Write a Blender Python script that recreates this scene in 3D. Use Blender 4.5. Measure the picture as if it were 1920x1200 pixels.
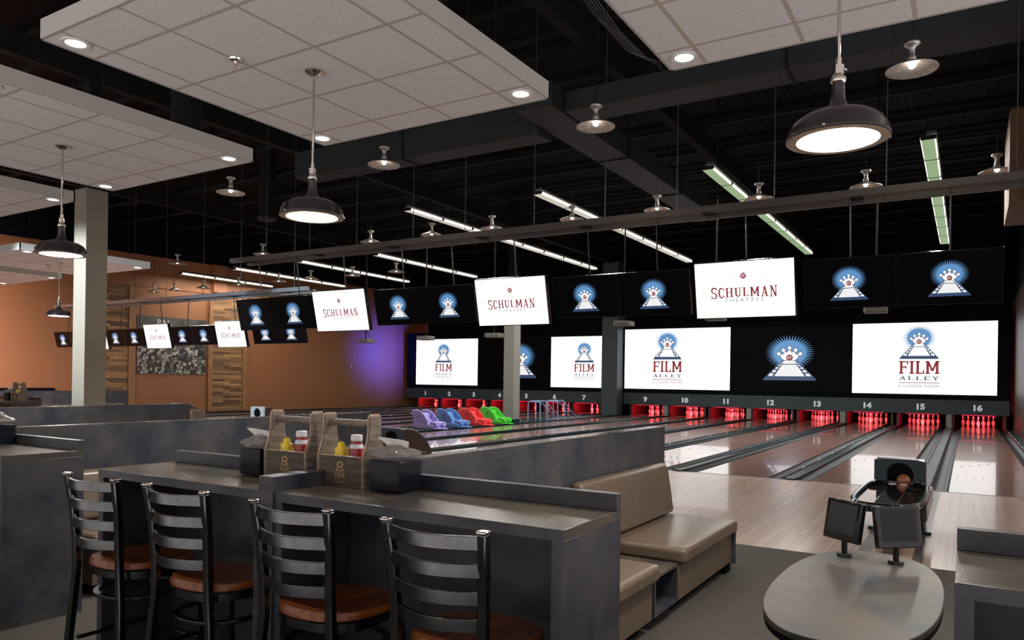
import bpy, math, random
from math import sin, cos, pi, radians, sqrt, atan2
from mathutils import Matrix, Vector
random.seed(7)
for o in list(bpy.data.objects): bpy.data.objects.remove(o)
S = bpy.context.scene
COL = S.collection

# ------------------------------------------------------------------ camera
cam_d = bpy.data.cameras.new('camera'); cam = bpy.data.objects.new('camera', cam_d); COL.objects.link(cam)
cam_d.sensor_width = 36.0; cam_d.lens = 26.19; cam_d.shift_y = 0.059; cam_d.clip_end = 200; cam_d.clip_start = .05
cam.matrix_world = Matrix.Translation((0, 0, 1.4)) @ Matrix.Rotation(radians(31.46), 4, 'Z') @ Matrix.Rotation(radians(90), 4, 'X') @ Matrix.Rotation(.0148, 4, 'Z')
S.camera = cam
S.view_settings.view_transform = 'Standard'; S.view_settings.look = 'None'
S.view_settings.exposure = 0.13; S.view_settings.gamma = 1.0; S.view_settings.use_curve_mapping = False

# ------------------------------------------------------------------ world: added fill standing in for a bar area, brighter from below
W = bpy.data.worlds.new('world'); S.world = W; W.use_nodes = True
_n = W.node_tree.nodes; _l = W.node_tree.links; _tc = _n.new('ShaderNodeTexCoord'); _sp = _n.new('ShaderNodeSeparateXYZ'); _mr = _n.new('ShaderNodeMapRange')
_l.new(_tc.outputs['Generated'], _sp.inputs[0]); _l.new(_sp.outputs[2], _mr.inputs[0])
_mr.inputs[1].default_value = -.25; _mr.inputs[2].default_value = .0; _mr.inputs[3].default_value = 1.7; _mr.inputs[4].default_value = .62   # lower half made brighter to light the cloud undersides
_l.new(_mr.outputs[0], _n['Background'].inputs[1]); _n['Background'].inputs[0].default_value = (1.0, .93, .92, 1)

LIGHT_TOP = []
def area(name, loc, size, power, col, direction, sy=None, spread=None):
    d = bpy.data.lights.new(name, 'AREA'); d.energy = power; d.color = col; d.size = size
    if sy: d.shape = 'RECTANGLE'; d.size_y = sy
    if spread: d.spread = spread
    o = bpy.data.objects.new(name, d); COL.objects.link(o); o.location = loc
    o.rotation_euler = Vector(direction).to_track_quat('-Z', 'Y').to_euler(); return o
def spot(name, loc, power, col, direction, angle=70, blend=.6, r=.05):
    d = bpy.data.lights.new(name, 'SPOT'); d.energy = power; d.color = col; d.spot_size = radians(angle); d.spot_blend = blend; d.shadow_soft_size = r
    o = bpy.data.objects.new(name, d); COL.objects.link(o); o.location = loc
    o.rotation_euler = Vector(direction).to_track_quat('-Z', 'Y').to_euler(); return o
def point(name, loc, power, col, r=.04):
    d = bpy.data.lights.new(name, 'POINT'); d.energy = power; d.color = col; d.shadow_soft_size = r
    o = bpy.data.objects.new(name, d); COL.objects.link(o); o.location = loc; return o
WARM = (1, .86, .70); NEUT = (1, .94, .88)
# purple wash light on the far end of the left wall, blue wash on the right wall
spot('wall_wash_purple', (-22.0, 28.7, 2.7), 2000, (.055, .06, 1), (-1, .05, .0), 88, 1.0, .3)
spot('wall_wash_blue', (.2, 24.0, 3.4), 160, (.30, .30, 1), (1, .2, -.3), 80, 1.0, .1)

# unseen area light added to brighten the left wall
area('left_wall_fill', (-21.5, 6.5, 4.2), 3.0, 900, (1, .88, .92), (-1, .12, -.55), None, radians(115))
spot('column_lamp', (-13.3, 4.2, 3.5), 1500, (.74, .87, 1), (0, 1, -.35), 60, .5, .1)
# ------------------------------------------------------------------ materials
def _mat(name):
    m = bpy.data.materials.new(name); m.use_nodes = True
    return m, m.node_tree.nodes, m.node_tree.links, m.node_tree.nodes['Principled BSDF']
def mat(name, col, rough=.5, metal=0., emit=None, es=0., coat=0., alpha=1., trans=0., var=0., vscale=8., bump=0., spec=None, stretch=(1, 1, 1), col2=None, ior=None):
    m, N, L, b = _mat(name)
    b.inputs['Base Color'].default_value = (*col, 1); b.inputs['Roughness'].default_value = rough; b.inputs['Metallic'].default_value = metal
    if emit: b.inputs['Emission Color'].default_value = (*emit, 1); b.inputs['Emission Strength'].default_value = es
    if coat: b.inputs['Coat Weight'].default_value = coat; b.inputs['Coat Roughness'].default_value = .06
    if alpha < 1: b.inputs['Alpha'].default_value = alpha
    if trans: b.inputs['Transmission Weight'].default_value = trans
    if ior: b.inputs['IOR'].default_value = ior
    if spec is not None: b.inputs['Specular IOR Level'].default_value = spec
    if var or bump or col2:
        tc = N.new('ShaderNodeTexCoord'); mp = N.new('ShaderNodeMapping'); mp.inputs['Scale'].default_value = stretch
        L.new(tc.outputs['Object'], mp.inputs['Vector'])
        n = N.new('ShaderNodeTexNoise'); n.inputs['Scale'].default_value = vscale; n.inputs['Detail'].default_value = 6; n.inputs['Roughness'].default_value = .65
        L.new(mp.outputs[0], n.inputs['Vector'])
        if var or col2:
            r = N.new('ShaderNodeValToRGB'); c2 = col2 if col2 else tuple(c*(1+var) for c in col); c1 = col if col2 else tuple(c*(1-var) for c in col)
            r.color_ramp.elements[0].position = .38; r.color_ramp.elements[1].position = .63
            r.color_ramp.elements[0].color = (*c1, 1); r.color_ramp.elements[1].color = (*c2, 1)
            L.new(n.outputs['Fac'], r.inputs[0]); L.new(r.outputs[0], b.inputs['Base Color'])
        if bump:
            bn = N.new('ShaderNodeBump'); bn.inputs['Strength'].default_value = bump; bn.inputs['Distance'].default_value = .01
            L.new(n.outputs['Fac'], bn.inputs['Height']); L.new(bn.outputs[0], b.inputs['Normal'])
    return m
def emis(name, col, s):
    m, N, L, b = _mat(name)
    b.inputs['Base Color'].default_value = (.02, .02, .02, 1); b.inputs['Roughness'].default_value = .4
    b.inputs['Emission Color'].default_value = (*col, 1); b.inputs['Emission Strength'].default_value = s
    return m
def plank(name, c1, c2, mortar, bw, rh, rough, coat=0., rot='yx', ms=.0008, bias=0., bump=0., noise=.25, spec=.5):
    m, N, L, b = _mat(name)
    tc = N.new('ShaderNodeTexCoord'); sx = N.new('ShaderNodeSeparateXYZ'); mp = N.new('ShaderNodeCombineXYZ'); L.new(tc.outputs['Object'], sx.inputs[0])
    L.new(sx.outputs['xyz'.index(rot[0])], mp.inputs[0]); L.new(sx.outputs['xyz'.index(rot[1])], mp.inputs[1])
    br = N.new('ShaderNodeTexBrick'); br.inputs['Color1'].default_value = (*c1, 1); br.inputs['Color2'].default_value = (*c2, 1); br.inputs['Mortar'].default_value = (*mortar, 1)
    br.inputs['Scale'].default_value = 1; br.inputs['Brick Width'].default_value = bw; br.inputs['Row Height'].default_value = rh
    br.inputs['Mortar Size'].default_value = ms; br.inputs['Mortar Smooth'].default_value = .1; br.inputs['Bias'].default_value = bias; br.offset = .37
    L.new(mp.outputs[0], br.inputs['Vector'])
    n = N.new('ShaderNodeTexNoise'); n.inputs['Scale'].default_value = 3; n.inputs['Detail'].default_value = 5
    mp2 = N.new('ShaderNodeMapping'); mp2.inputs['Scale'].default_value = (1, 25, 25) ; L.new(mp.outputs[0], mp2.inputs['Vector']); L.new(mp2.outputs[0], n.inputs['Vector'])
    mx = N.new('ShaderNodeMix'); mx.data_type = 'RGBA'; mx.blend_type = 'MULTIPLY'; mx.inputs[0].default_value = 1.0
    mr = N.new('ShaderNodeMapRange'); mr.inputs[3].default_value = 1-noise*1.6; mr.inputs[4].default_value = 1+noise*1.6
    L.new(n.outputs['Fac'], mr.inputs[0]); L.new(br.outputs['Color'], mx.inputs[6]); L.new(mr.outputs[0], mx.inputs[7]); L.new(mx.outputs[2], b.inputs['Base Color'])
    b.inputs['Roughness'].default_value = rough; b.inputs['Specular IOR Level'].default_value = spec
    if coat: b.inputs['Coat Weight'].default_value = coat; b.inputs['Coat Roughness'].default_value = .03
    if bump:
        bn = N.new('ShaderNodeBump'); bn.inputs['Strength'].default_value = bump; bn.inputs['Distance'].default_value = .02
        L.new(br.outputs['Color'], bn.inputs['Height']); L.new(bn.outputs[0], b.inputs['Normal'])
    return m
def grid_mat(name, base, line, px, py, ox, oy, w=.022):
    """ceiling tiles: T-bar lines every px / py metres"""
    m, N, L, b = _mat(name); tc = N.new('ShaderNodeTexCoord'); sp = N.new('ShaderNodeSeparateXYZ'); L.new(tc.outputs['Object'], sp.inputs[0])
    outs = []
    for k, (p, o) in enumerate(((px, ox), (py, oy))):
        a = N.new('ShaderNodeMath'); a.operation = 'ADD'; a.inputs[1].default_value = o + 100*p; L.new(sp.outputs[k], a.inputs[0])
        d = N.new('ShaderNodeMath'); d.operation = 'MODULO'; d.inputs[1].default_value = p; L.new(a.outputs[0], d.inputs[0])
        c = N.new('ShaderNodeMath'); c.operation = 'LESS_THAN'; c.inputs[1].default_value = w; L.new(d.outputs[0], c.inputs[0]); outs.append(c)
    mxx = N.new('ShaderNodeMath'); mxx.operation = 'MAXIMUM'; L.new(outs[0].outputs[0], mxx.inputs[0]); L.new(outs[1].outputs[0], mxx.inputs[1])
    n = N.new('ShaderNodeTexNoise'); n.inputs['Scale'].default_value = 140; n.inputs['Detail'].default_value = 3; L.new(tc.outputs['Object'], n.inputs['Vector'])
    r = N.new('ShaderNodeValToRGB'); r.color_ramp.elements[0].position = .3; r.color_ramp.elements[1].position = .6
    r.color_ramp.elements[0].color = (*[c*.78 for c in base], 1); r.color_ramp.elements[1].color = (*base, 1); L.new(n.outputs['Fac'], r.inputs[0])
    mx = N.new('ShaderNodeMix'); mx.data_type = 'RGBA'; L.new(mxx.outputs[0], mx.inputs[0]); L.new(r.outputs[0], mx.inputs[6]); mx.inputs[7].default_value = (*line, 1)
    L.new(mx.outputs[2], b.inputs['Base Color']); b.inputs['Roughness'].default_value = .85
    return m

M = {}
M['slate'] = mat('slate_laminate', (.024, .031, .045), .36, col2=(.072, .064, .066), vscale=3.2)
M['slate_top'] = mat('slate_laminate_top', (.045, .046, .046), .24, col2=(.115, .085, .058), vscale=3.4)
M['vinyl'] = mat('taupe_vinyl', (.125, .088, .060), .33, var=.08, vscale=5, bump=.04)
M['steel'] = mat('brushed_gunmetal', (.12, .12, .125), .22, 1., var=.2, vscale=9)
M['seatwood'] = mat('cherry_seat_wood', (.13, .022, .004), .36, col2=(.28, .080, .012), vscale=4, stretch=(9, 1, 9), coat=.15)
M['carpet'] = mat('speckled_carpet', (.018, .016, .014), .95, col2=(.105, .093, .080), vscale=260)
M['approach'] = plank('approach_boards', (.40, .265, .215), (.52, .36, .295), (.30, .20, .16), 1.6, .03, .25, coat=.2, noise=.12)
M['lane'] = plank('lane_boards', (.27, .155, .13), (.35, .215, .185), (.18, .105, .085), 3.0, .0275, .17, coat=.55, noise=.12)
M['gutter'] = mat('gutter_plastic', (.008, .015, .017), .32, spec=.25)
M['cap'] = mat('divider_cap', (.010, .025, .026), .30, spec=.3)
M['black'] = mat('black_plastic', (.006, .006, .007), .35)
M['gloss'] = mat('gloss_black', (.005, .005, .006), .08, coat=.5)
M['matte'] = mat('matte_black', (.003, .003, .004), .8, spec=.08)
M['screen'] = mat('dark_screen', (.001, .001, .002), .5, spec=.06)
M['tile_edge'] = mat('cloud_fascia', (.42, .39, .36), .55)
M['roof'] = mat('dark_roof_steel', (.009, .010, .011), .7, spec=.12)
M['deck'] = plank('roof_deck', (.005, .005, .005), (.007, .007, .007), (.0015, .0015, .0015), 40, .15, .7, rot='yx', ms=.05, spec=.08)
M['duct'] = mat('painted_duct', (.022, .027, .030), .6, spec=.2)
M['cablegrey'] = mat('cable_grey', (.06, .06, .065), .4)
M['rail'] = mat('rail_metal', (.045, .040, .036), .5, .4)
M['wallblack'] = mat('black_wall_paint', (.004, .005, .007), .8, spec=.08)
M['band'] = mat('masking_slate', (.036, .050, .058), .5, spec=.3)
M['orange'] = mat('terracotta_paint', (.275, .108, .040), .6, var=.03, vscale=2)
M['trimwood'] = mat('trim_wood', (.22, .095, .035), .5, col2=(.36, .17, .07), vscale=3, stretch=(6, 6, 1))
M['barn'] = plank('barnwood_cladding', (.085, .042, .018), (.42, .225, .095), (.012, .007, .004), .8, .085, .7, rot='yz', ms=.003, noise=.55)
M['col'] = mat('column_paint', (.235, .205, .155), .55)
M['projgrey'] = mat('projector_grey', (.10, .095, .08), .5)
M['colgrey'] = mat('column_paint_grey', (.22, .22, .21), .55)
M['coldark'] = mat('column_blue_grey', (.045, .068, .080), .5)
M['cadwood'] = mat('caddy_wood', (.10, .075, .058), .6, col2=(.27, .205, .155), vscale=3.5, stretch=(2, 2, 22), bump=.1)
M['cadwoodx'] = mat('caddy_wood_panel', (.045, .031, .023), .6, col2=(.135, .095, .070), vscale=3.5, stretch=(2, 2, 24), bump=.1)
M['cadedge'] = mat('caddy_raw_edge', (.50, .38, .27), .6, var=.2, vscale=20)
M['brand'] = mat('branded_gold', (.50, .33, .14), .5)
M['smoke'] = mat('smoked_plastic', (.26, .22, .21), .12, alpha=.62, spec=.6)
M['darkpl'] = mat('dark_smoked_body', (.004, .005, .009), .25, spec=.2)
M['napkin'] = mat('white_paper', (.80, .77, .72), .8)
M['mustard'] = mat('mustard_yellow', (.85, .60, .03), .3)
M['ketchup'] = mat('ketchup_red', (.30, .008, .006), .12, coat=.6)
M['white'] = mat('white_plastic', (.75, .75, .75), .35)
M['label'] = mat('bottle_label', (.7, .7, .72), .5)
M['chrome'] = mat('polished_nickel', (.60, .55, .50), .10, 1.)
M['bronze'] = mat('dark_pewter', (.075, .066, .070), .28, .9)
M['galv'] = mat('galvanised_shade', (.42, .40, .38), .38, .7, var=.25, vscale=12)
M['tan'] = mat('lens_gasket', (.42, .30, .20), .5)
M['lens'] = emis('pendant_lens_glow', (1, .965, .91), 9.0)
M['bulb'] = emis('bulb_glow', (1, .87, .70), 28.0)
M['bulbdim'] = emis('bulb_dim_glow', (1, .85, .68), 6.0)
M['down'] = emis('downlight_glow', (1, .90, .76), 6.0)
M['tube'] = emis('tube_glow', (1, .93, .82), 2.0)
M['louver'] = mat('green_louver', (.30, .42, .28), .5, emit=(.50, .80, .42), es=.35)
M['louverw'] = mat('white_louver', (.40, .40, .38), .5, emit=(.9, .86, .74), es=.45)
M['red'] = emis('red_led', (1, .02, .06), 1.6)
M['kick'] = mat('kickback_panel', (.075, .012, .016), .5)
M['pin'] = mat('bowling_pin_white', (.85, .80, .78), .25, coat=.4)
M['pinred'] = mat('bowling_pin_stripe', (.5, .01, .01), .3)
M['wscreen'] = emis('white_screen_glow', (1, 1, 1), 1.15)
M['num'] = mat('number_vinyl', (.62, .68, .72), .5, emit=(.6, .68, .72), es=.25)
M['dot'] = emis('divider_led', (.45, .85, .95), 2.5)
M['dark'] = mat('lane_marking', (.03, .015, .012), .4)
for k, c in {'blue': (.085, .25, .50), 'navy': (.016, .050, .12), 'lgrey': (.78, .78, .79), 'maroon': (.22, .012, .018), 'slategrey': (.13, .14, .16), 'swirl': (.62, .62, .62), 'pwhite': (1, 1, 1), 'outline': (.03, .012, .012), 'pred': (.35, .02, .02)}.items():
    M['g_'+k] = emis('graphic_'+k, c, 1.0)

# ------------------------------------------------------------------ mesh builder
class MB:
    def __init__(s): s.v = []; s.f = []; s.m = []; s.M = None; s.cm = 0
    def _a(s, pts):
        i = len(s.v)
        if s.M is not None: pts = [tuple(s.M @ Vector(p)) for p in pts]
        s.v += [tuple(p) for p in pts]; return i
    def face(s, pts): i = s._a(pts); s.f.append(tuple(range(i, i+len(pts)))); s.m.append(s.cm); return s
    def raw(s, pts, faces):
        i = s._a(pts)
        for f in faces: s.f.append(tuple(i+k for k in f)); s.m.append(s.cm)
        return s
    def box(s, x0, x1, y0, y1, z0, z1):
        return s.raw([(x0,y0,z0),(x1,y0,z0),(x1,y1,z0),(x0,y1,z0),(x0,y0,z1),(x1,y0,z1),(x1,y1,z1),(x0,y1,z1)],
                     [(0,3,2,1),(4,5,6,7),(0,1,5,4),(1,2,6,5),(2,3,7,6),(3,0,4,7)])
    def prism(s, poly, plane, a, b):
        def P(p, t): return (p[0], p[1], t) if plane == 'xy' else (p[0], t, p[1]) if plane == 'xz' else (t, p[0], p[1])
        n = len(poly); i = s._a([P(p, a) for p in poly] + [P(p, b) for p in poly])
        ar = sum(poly[k][0]*poly[(k+1) % n][1]-poly[(k+1) % n][0]*poly[k][1] for k in range(n))
        flip = (ar < 0) ^ (plane == 'xz') ^ (b < a)
        fs = [tuple(range(n))[::-1], tuple(range(n, 2*n))] + [(k, (k+1) % n, n+(k+1) % n, n+k) for k in range(n)]
        for f in fs: s.f.append(tuple(i+k for k in (f[::-1] if flip else f))); s.m.append(s.cm)
        return s
    def lathe(s, prof, n=24, c=(0, 0, 0), axis='z', close=True):
        pts = []
        for r, z in prof:
            for k in range(n):
                a = 2*pi*k/n; x, y = r*cos(a), r*sin(a)
                p = (x, y, z) if axis == 'z' else (x, z, y) if axis == 'y' else (z, x, y)
                pts.append((p[0]+c[0], p[1]+c[1], p[2]+c[2]))
        fs = []; m = len(prof)
        for j in range(m-1):
            for k in range(n):
                a, b = j*n+k, j*n+(k+1) % n
                q = (a, b, b+n, a+n); fs.append(q if axis != 'y' else q[::-1])
        if close:
            f0 = tuple(range(n))[::-1]; f1 = tuple(range((m-1)*n, m*n))
            fs += [f0, f1] if axis != 'y' else [f0[::-1], f1[::-1]]
        return s.raw(pts, fs)
    def sweep(s, path, prof, up=(0, 0, 1), closed=False, caps=True):
        P = [Vector(p) for p in path]; n = len(P); m = len(prof); pts = []; up = Vector(up)
        for i in range(n):
            if closed: t = (P[(i+1) % n]-P[i-1]).normalized()
            else: t = (P[min(i+1, n-1)]-P[max(i-1, 0)]).normalized()
            sd = t.cross(up)
            if sd.length < 1e-4: sd = t.cross(Vector((0, 1, 0)))
            sd.normalize(); u = sd.cross(t).normalized()
            for a, b in prof: pts.append(tuple(P[i]+sd*a+u*b))
        fs = []
        for i in range(n if closed else n-1):
            j = (i+1) % n
            for k in range(m): fs.append((i*m+k, i*m+(k+1) % m, j*m+(k+1) % m, j*m+k))
        if not closed and caps: fs += [tuple(range(m))[::-1], tuple(range((n-1)*m, n*m))]
        return s.raw(pts, fs)
    def tube(s, path, r, n=8, closed=False, up=(0, 0, 1)):
        return s.sweep(path, [(r*cos(2*pi*k/n), r*sin(2*pi*k/n)) for k in range(n)], up, closed)
    def bar(s, path, w, h, up=(0, 0, 1), closed=False):
        return s.sweep(path, [(-w/2, -h/2), (w/2, -h/2), (w/2, h/2), (-w/2, h/2)], up, closed)
    def sphere(s, c, r, n=12, sc=(1, 1, 1)):
        prof = [(max(r*sin(pi*j/(n//2+2)), 1e-4), -r*cos(pi*j/(n//2+2))) for j in range(n//2+3)]
        i = len(s.v); s.lathe(prof, n, (0, 0, 0))
        for k in range(i, len(s.v)):
            x, y, z = s.v[k]; s.v[k] = (x*sc[0]+c[0], y*sc[1]+c[1], z*sc[2]+c[2])
        return s
    def mesh(s, name, mats):
        me = bpy.data.meshes.new(name); me.from_pydata(s.v, [], s.f); me.update()
        for k in (mats if isinstance(mats, (list, tuple)) else [mats]): me.materials.append(M[k] if isinstance(k, str) else k)
        if any(s.m):
            for p, mi in zip(me.polygons, s.m): p.material_index = mi
        return me
    def build(s, name, mats, parent=None, smooth=True, bevel=0, seg=2, ang=35):
        me = s.mesh(name, mats)
        if smooth:
            for p in me.polygons: p.use_smooth = True
            me.set_sharp_from_angle(angle=radians(ang))
        o = bpy.data.objects.new(name, me); COL.objects.link(o)
        if parent: o.parent = parent
        if bevel:
            b = o.modifiers.new('bevel', 'BEVEL'); b.width = bevel; b.segments = seg; b.limit_method = 'ANGLE'; b.angle_limit = radians(30)
            if seg > 2: b.harden_normals = False
        return o
def box(x0, x1, y0, y1, z0, z1): return MB().box(x0, x1, y0, y1, z0, z1)
def tag(o, label, cat, group=None, kind=None):
    if label: o['label'] = label
    if cat: o['category'] = cat
    if group: o['group'] = group
    if kind: o['kind'] = kind
    return o
def thing(name, label, cat, loc=(0, 0, 0), rz=0, group=None):
    o = bpy.data.objects.new(name, None); COL.objects.link(o); o.location = loc; o.rotation_euler = (0, 0, rz); o.empty_display_size = .1
    return tag(o, label, cat, group)
def struct(name, mb, m, label, cat, bevel=0):
    o = mb.build(name, m, bevel=bevel); return tag(o, label, cat, kind='structure')
def dup(root, loc, rz=None, label=None, group=None):
    r = root.copy(); COL.objects.link(r); r.location = loc
    if rz is not None: r.rotation_euler = (0, 0, rz)
    if label: r['label'] = label
    if group: r['group'] = group
    for ch in list(root.children):
        c = ch.copy(); COL.objects.link(c); c.parent = r
        for g in ch.children:
            d = g.copy(); COL.objects.link(d); d.parent = c
    return r
def linkmesh(name, me, parent=None):
    o = bpy.data.objects.new(name, me); COL.objects.link(o)
    if parent: o.parent = parent
    return o

# ------------------------------------------------------------------ setting
def wx(y): return -26.5 + (y-12)*(1.55/18.5)      # the left wall drifts slightly
YW = 31.9
struct('floor', MB().box(-29, 4, -1.2, 6.6, -.2, 0), 'carpet', 'dark brown speckled carpet in the seating area', 'floor')  # ends just behind the camera so the lower world fill gets in
struct('floor', MB().box(-29, 4, 6.6, 11.5, -.2, 0), 'approach', 'pinkish tan board approach floor before the foul line', 'floor')
for x0, x1, m, c in ((-.78, -.68, 'inlay_d', 'grey'), (-.60, -.50, 'inlay_d', 'dark'), (-.44, -.37, 'inlay_l', 'tan'), (-.37, -.29, 'inlay_d', 'brown')):
    if m not in M: M[m] = mat(m, (.11, .075, .06) if m == 'inlay_d' else (.50, .36, .24), .25)
    struct('floor', MB().box(x0, x1, 6.61, 11.4, -.01, .0015), m, c+' inlaid board strip in the approach under the ball return', 'floor')
struct('floor', MB().box(-29, -13.33, 11.5, 15.0, -.2, 0), 'approach', 'board approach floor of the left lanes, set farther back', 'floor')
struct('floor', MB().box(-29, 4, 11.5, 33, -.3, -.1), 'matte', 'black sub floor under the lanes', 'floor')
lw = MB()
def wallseg(mb, y0, y1, z0, z1, off=0, th=.3):
    mb.prism([(wx(y0)+off, y0), (wx(y1)+off, y1), (wx(y1)+off-th, y1), (wx(y0)+off-th, y0)], 'xy', z0, z1); return mb
struct('wall_left', wallseg(MB(), -4, 32.5, -.1, 5.85), 'orange', 'terracotta painted side wall left of lane one', 'wall')
struct('wall_left', wallseg(MB(), -4, 32.5, 5.85, 9), 'wallblack', 'black upper band of the left side wall', 'wall')
struct('wall_far', MB().box(-28, 4, YW, YW+.2, -.1, 9), 'wallblack', 'black far wall behind the pin decks', 'wall')
M['brownwall'] = mat('brown_wall_paint', (.085, .045, .036), .45)
struct('wall_right', MB().box(1.32, 1.6, 9.5, YW, -.1, 4.4), 'brownwall', 'brown side wall right of lane sixteen', 'wall')
struct('wall_right', MB().box(1.32, 1.6, 9.5, YW, 4.4, 9), 'wallblack', 'black upper part of the right side wall', 'wall')
struct('ceiling', MB().box(-29, 4, -4, 33, 7.6, 7.8), 'deck', 'dark corrugated roof deck high above the lanes', 'ceiling')
# gable boards on left wall
def wb(y0, y1, z0, z1, m, th, name, label, cat, kind=None):
    mb = wallseg(MB(), y0, y1, z0, z1, off=th, th=th-.002); o = mb.build(name, m); tag(o, label, cat, kind=kind); return o
def barnpanel(y0, y1, z0, z1, label):
    o = wallseg(MB(), y0, y1, z0, z1, off=.05, th=.048).build('wood_cladding_panel', 'barn'); tag(o, label, 'wall panel'); return o
barnpanel(14.45, 15.85, .83, 4.62, 'reclaimed barn wood wall panel left of the crowd mural')
barnpanel(19.2, 20.55, 0, 4.52, 'reclaimed barn wood wall panel right of the crowd mural')
for k, (a, b, z0, lab) in enumerate([(15.86, 16.1, .0, 'wood trim board left edge of mural bay'), (19.0, 19.19, .0, 'wood trim board between mural bay and right cladding'), (20.56, 20.75, .0, 'wood trim board at right edge of the right cladding')]):
    wb(a, b, z0, 4.66, 'trimwood', .09, 'trim_%d' % (k+1), lab, 'trim', 'structure')
wb(15.0, 22.8, 4.68, 4.76, 'orange', .04, 'trim_4', 'painted ledge above the cladding', 'trim', 'structure')
wb(19.15, 19.75, 4.76, 5.85, 'orange', .16, 'wall_bulkhead', 'terracotta bulkhead box high on the left wall above the right cladding', 'bulkhead')
# mural
def mural():
    m, N, L, b = _mat('crowd_mural_print')
    tc = N.new('ShaderNodeTexCoord'); mp = N.new('ShaderNodeMapping'); mp.inputs['Scale'].default_value = (1, 8.5, 7.0); L.new(tc.outputs['Object'], mp.inputs[0])
    vo = N.new('ShaderNodeTexVoronoi'); vo.inputs['Scale'].default_value = 1.25; L.new(mp.outputs[0], vo.inputs[0])
    ns = N.new('ShaderNodeTexNoise'); ns.inputs['Scale'].default_value = 2.2; ns.inputs['Detail'].default_value = 8; L.new(mp.outputs[0], ns.inputs[0])
    mx = N.new('ShaderNodeMath'); mx.operation = 'MULTIPLY'; L.new(vo.outputs['Color'], mx.inputs[0]); L.new(ns.outputs['Fac'], mx.inputs[1])
    r = N.new('ShaderNodeValToRGB'); e = r.color_ramp.elements; e[0].position = .12; e[0].color = (.012, .011, .010, 1); e[1].position = .50; e[1].color = (.62, .56, .48, 1)
    k = e.new(.26); k.color = (.06, .055, .05, 1); L.new(mx.outputs[0], r.inputs[0]); L.new(r.outputs[0], b.inputs['Base Color']); b.inputs['Roughness'].default_value = .5
    return m
mu = thing('wall_mural', 'black and white crowd photograph mural between the two barn wood panels', 'mural')
M['mural'] = mural(); M['mgrey'] = mat('mural_street_grey', (.07, .068, .062), .5, var=.5, vscale=3); M['mlight'] = mat('mural_light', (.55, .50, .44), .5)
wallseg(MB(), 16.2, 18.95, 1.45, 2.95, off=.03, th=.029).build('crowd_print', 'mural', mu)
wallseg(MB(), 16.2, 18.95, 2.95, 3.60, off=.03, th=.029).build('street_print', 'mgrey', mu)
MURAL_TODO = mu

# ------------------------------------------------------------------ slab lettering and graphics (flat shapes, xz plane, facing -y)
def txt_mesh(s, name, size, mats, ext=0.0, off=0.0, sx=1.0, spacing=1.0):
    cu = bpy.data.curves.new(name, 'FONT'); cu.body = s; cu.size = size; cu.align_x = 'CENTER'; cu.align_y = 'BOTTOM_BASELINE'; cu.extrude = ext; cu.offset = off; cu.space_character = spacing; cu.resolution_u = 3
    o = bpy.data.objects.new(name, cu); COL.objects.link(o); bpy.context.view_layer.update()
    dg = bpy.context.evaluated_depsgraph_get(); me = bpy.data.meshes.new_from_object(o.evaluated_get(dg))
    bpy.data.objects.remove(o); me.materials.clear(); me.materials.append(M[mats] if isinstance(mats, str) else mats)
    me.transform(Matrix.Scale(sx, 4, (1, 0, 0))); me.transform(Matrix.Rotation(pi/2, 4, 'X')); me.name = name
    return me
def merge_me(mb, me, dx=0, dy=0, dz=0):
    i = len(mb.v); mb.v += [(v.co.x+dx, v.co.y+dy, v.co.z+dz) for v in me.vertices]
    for p in me.polygons: mb.f.append(tuple(i+k for k in p.vertices)); mb.m.append(mb.cm)
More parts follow.
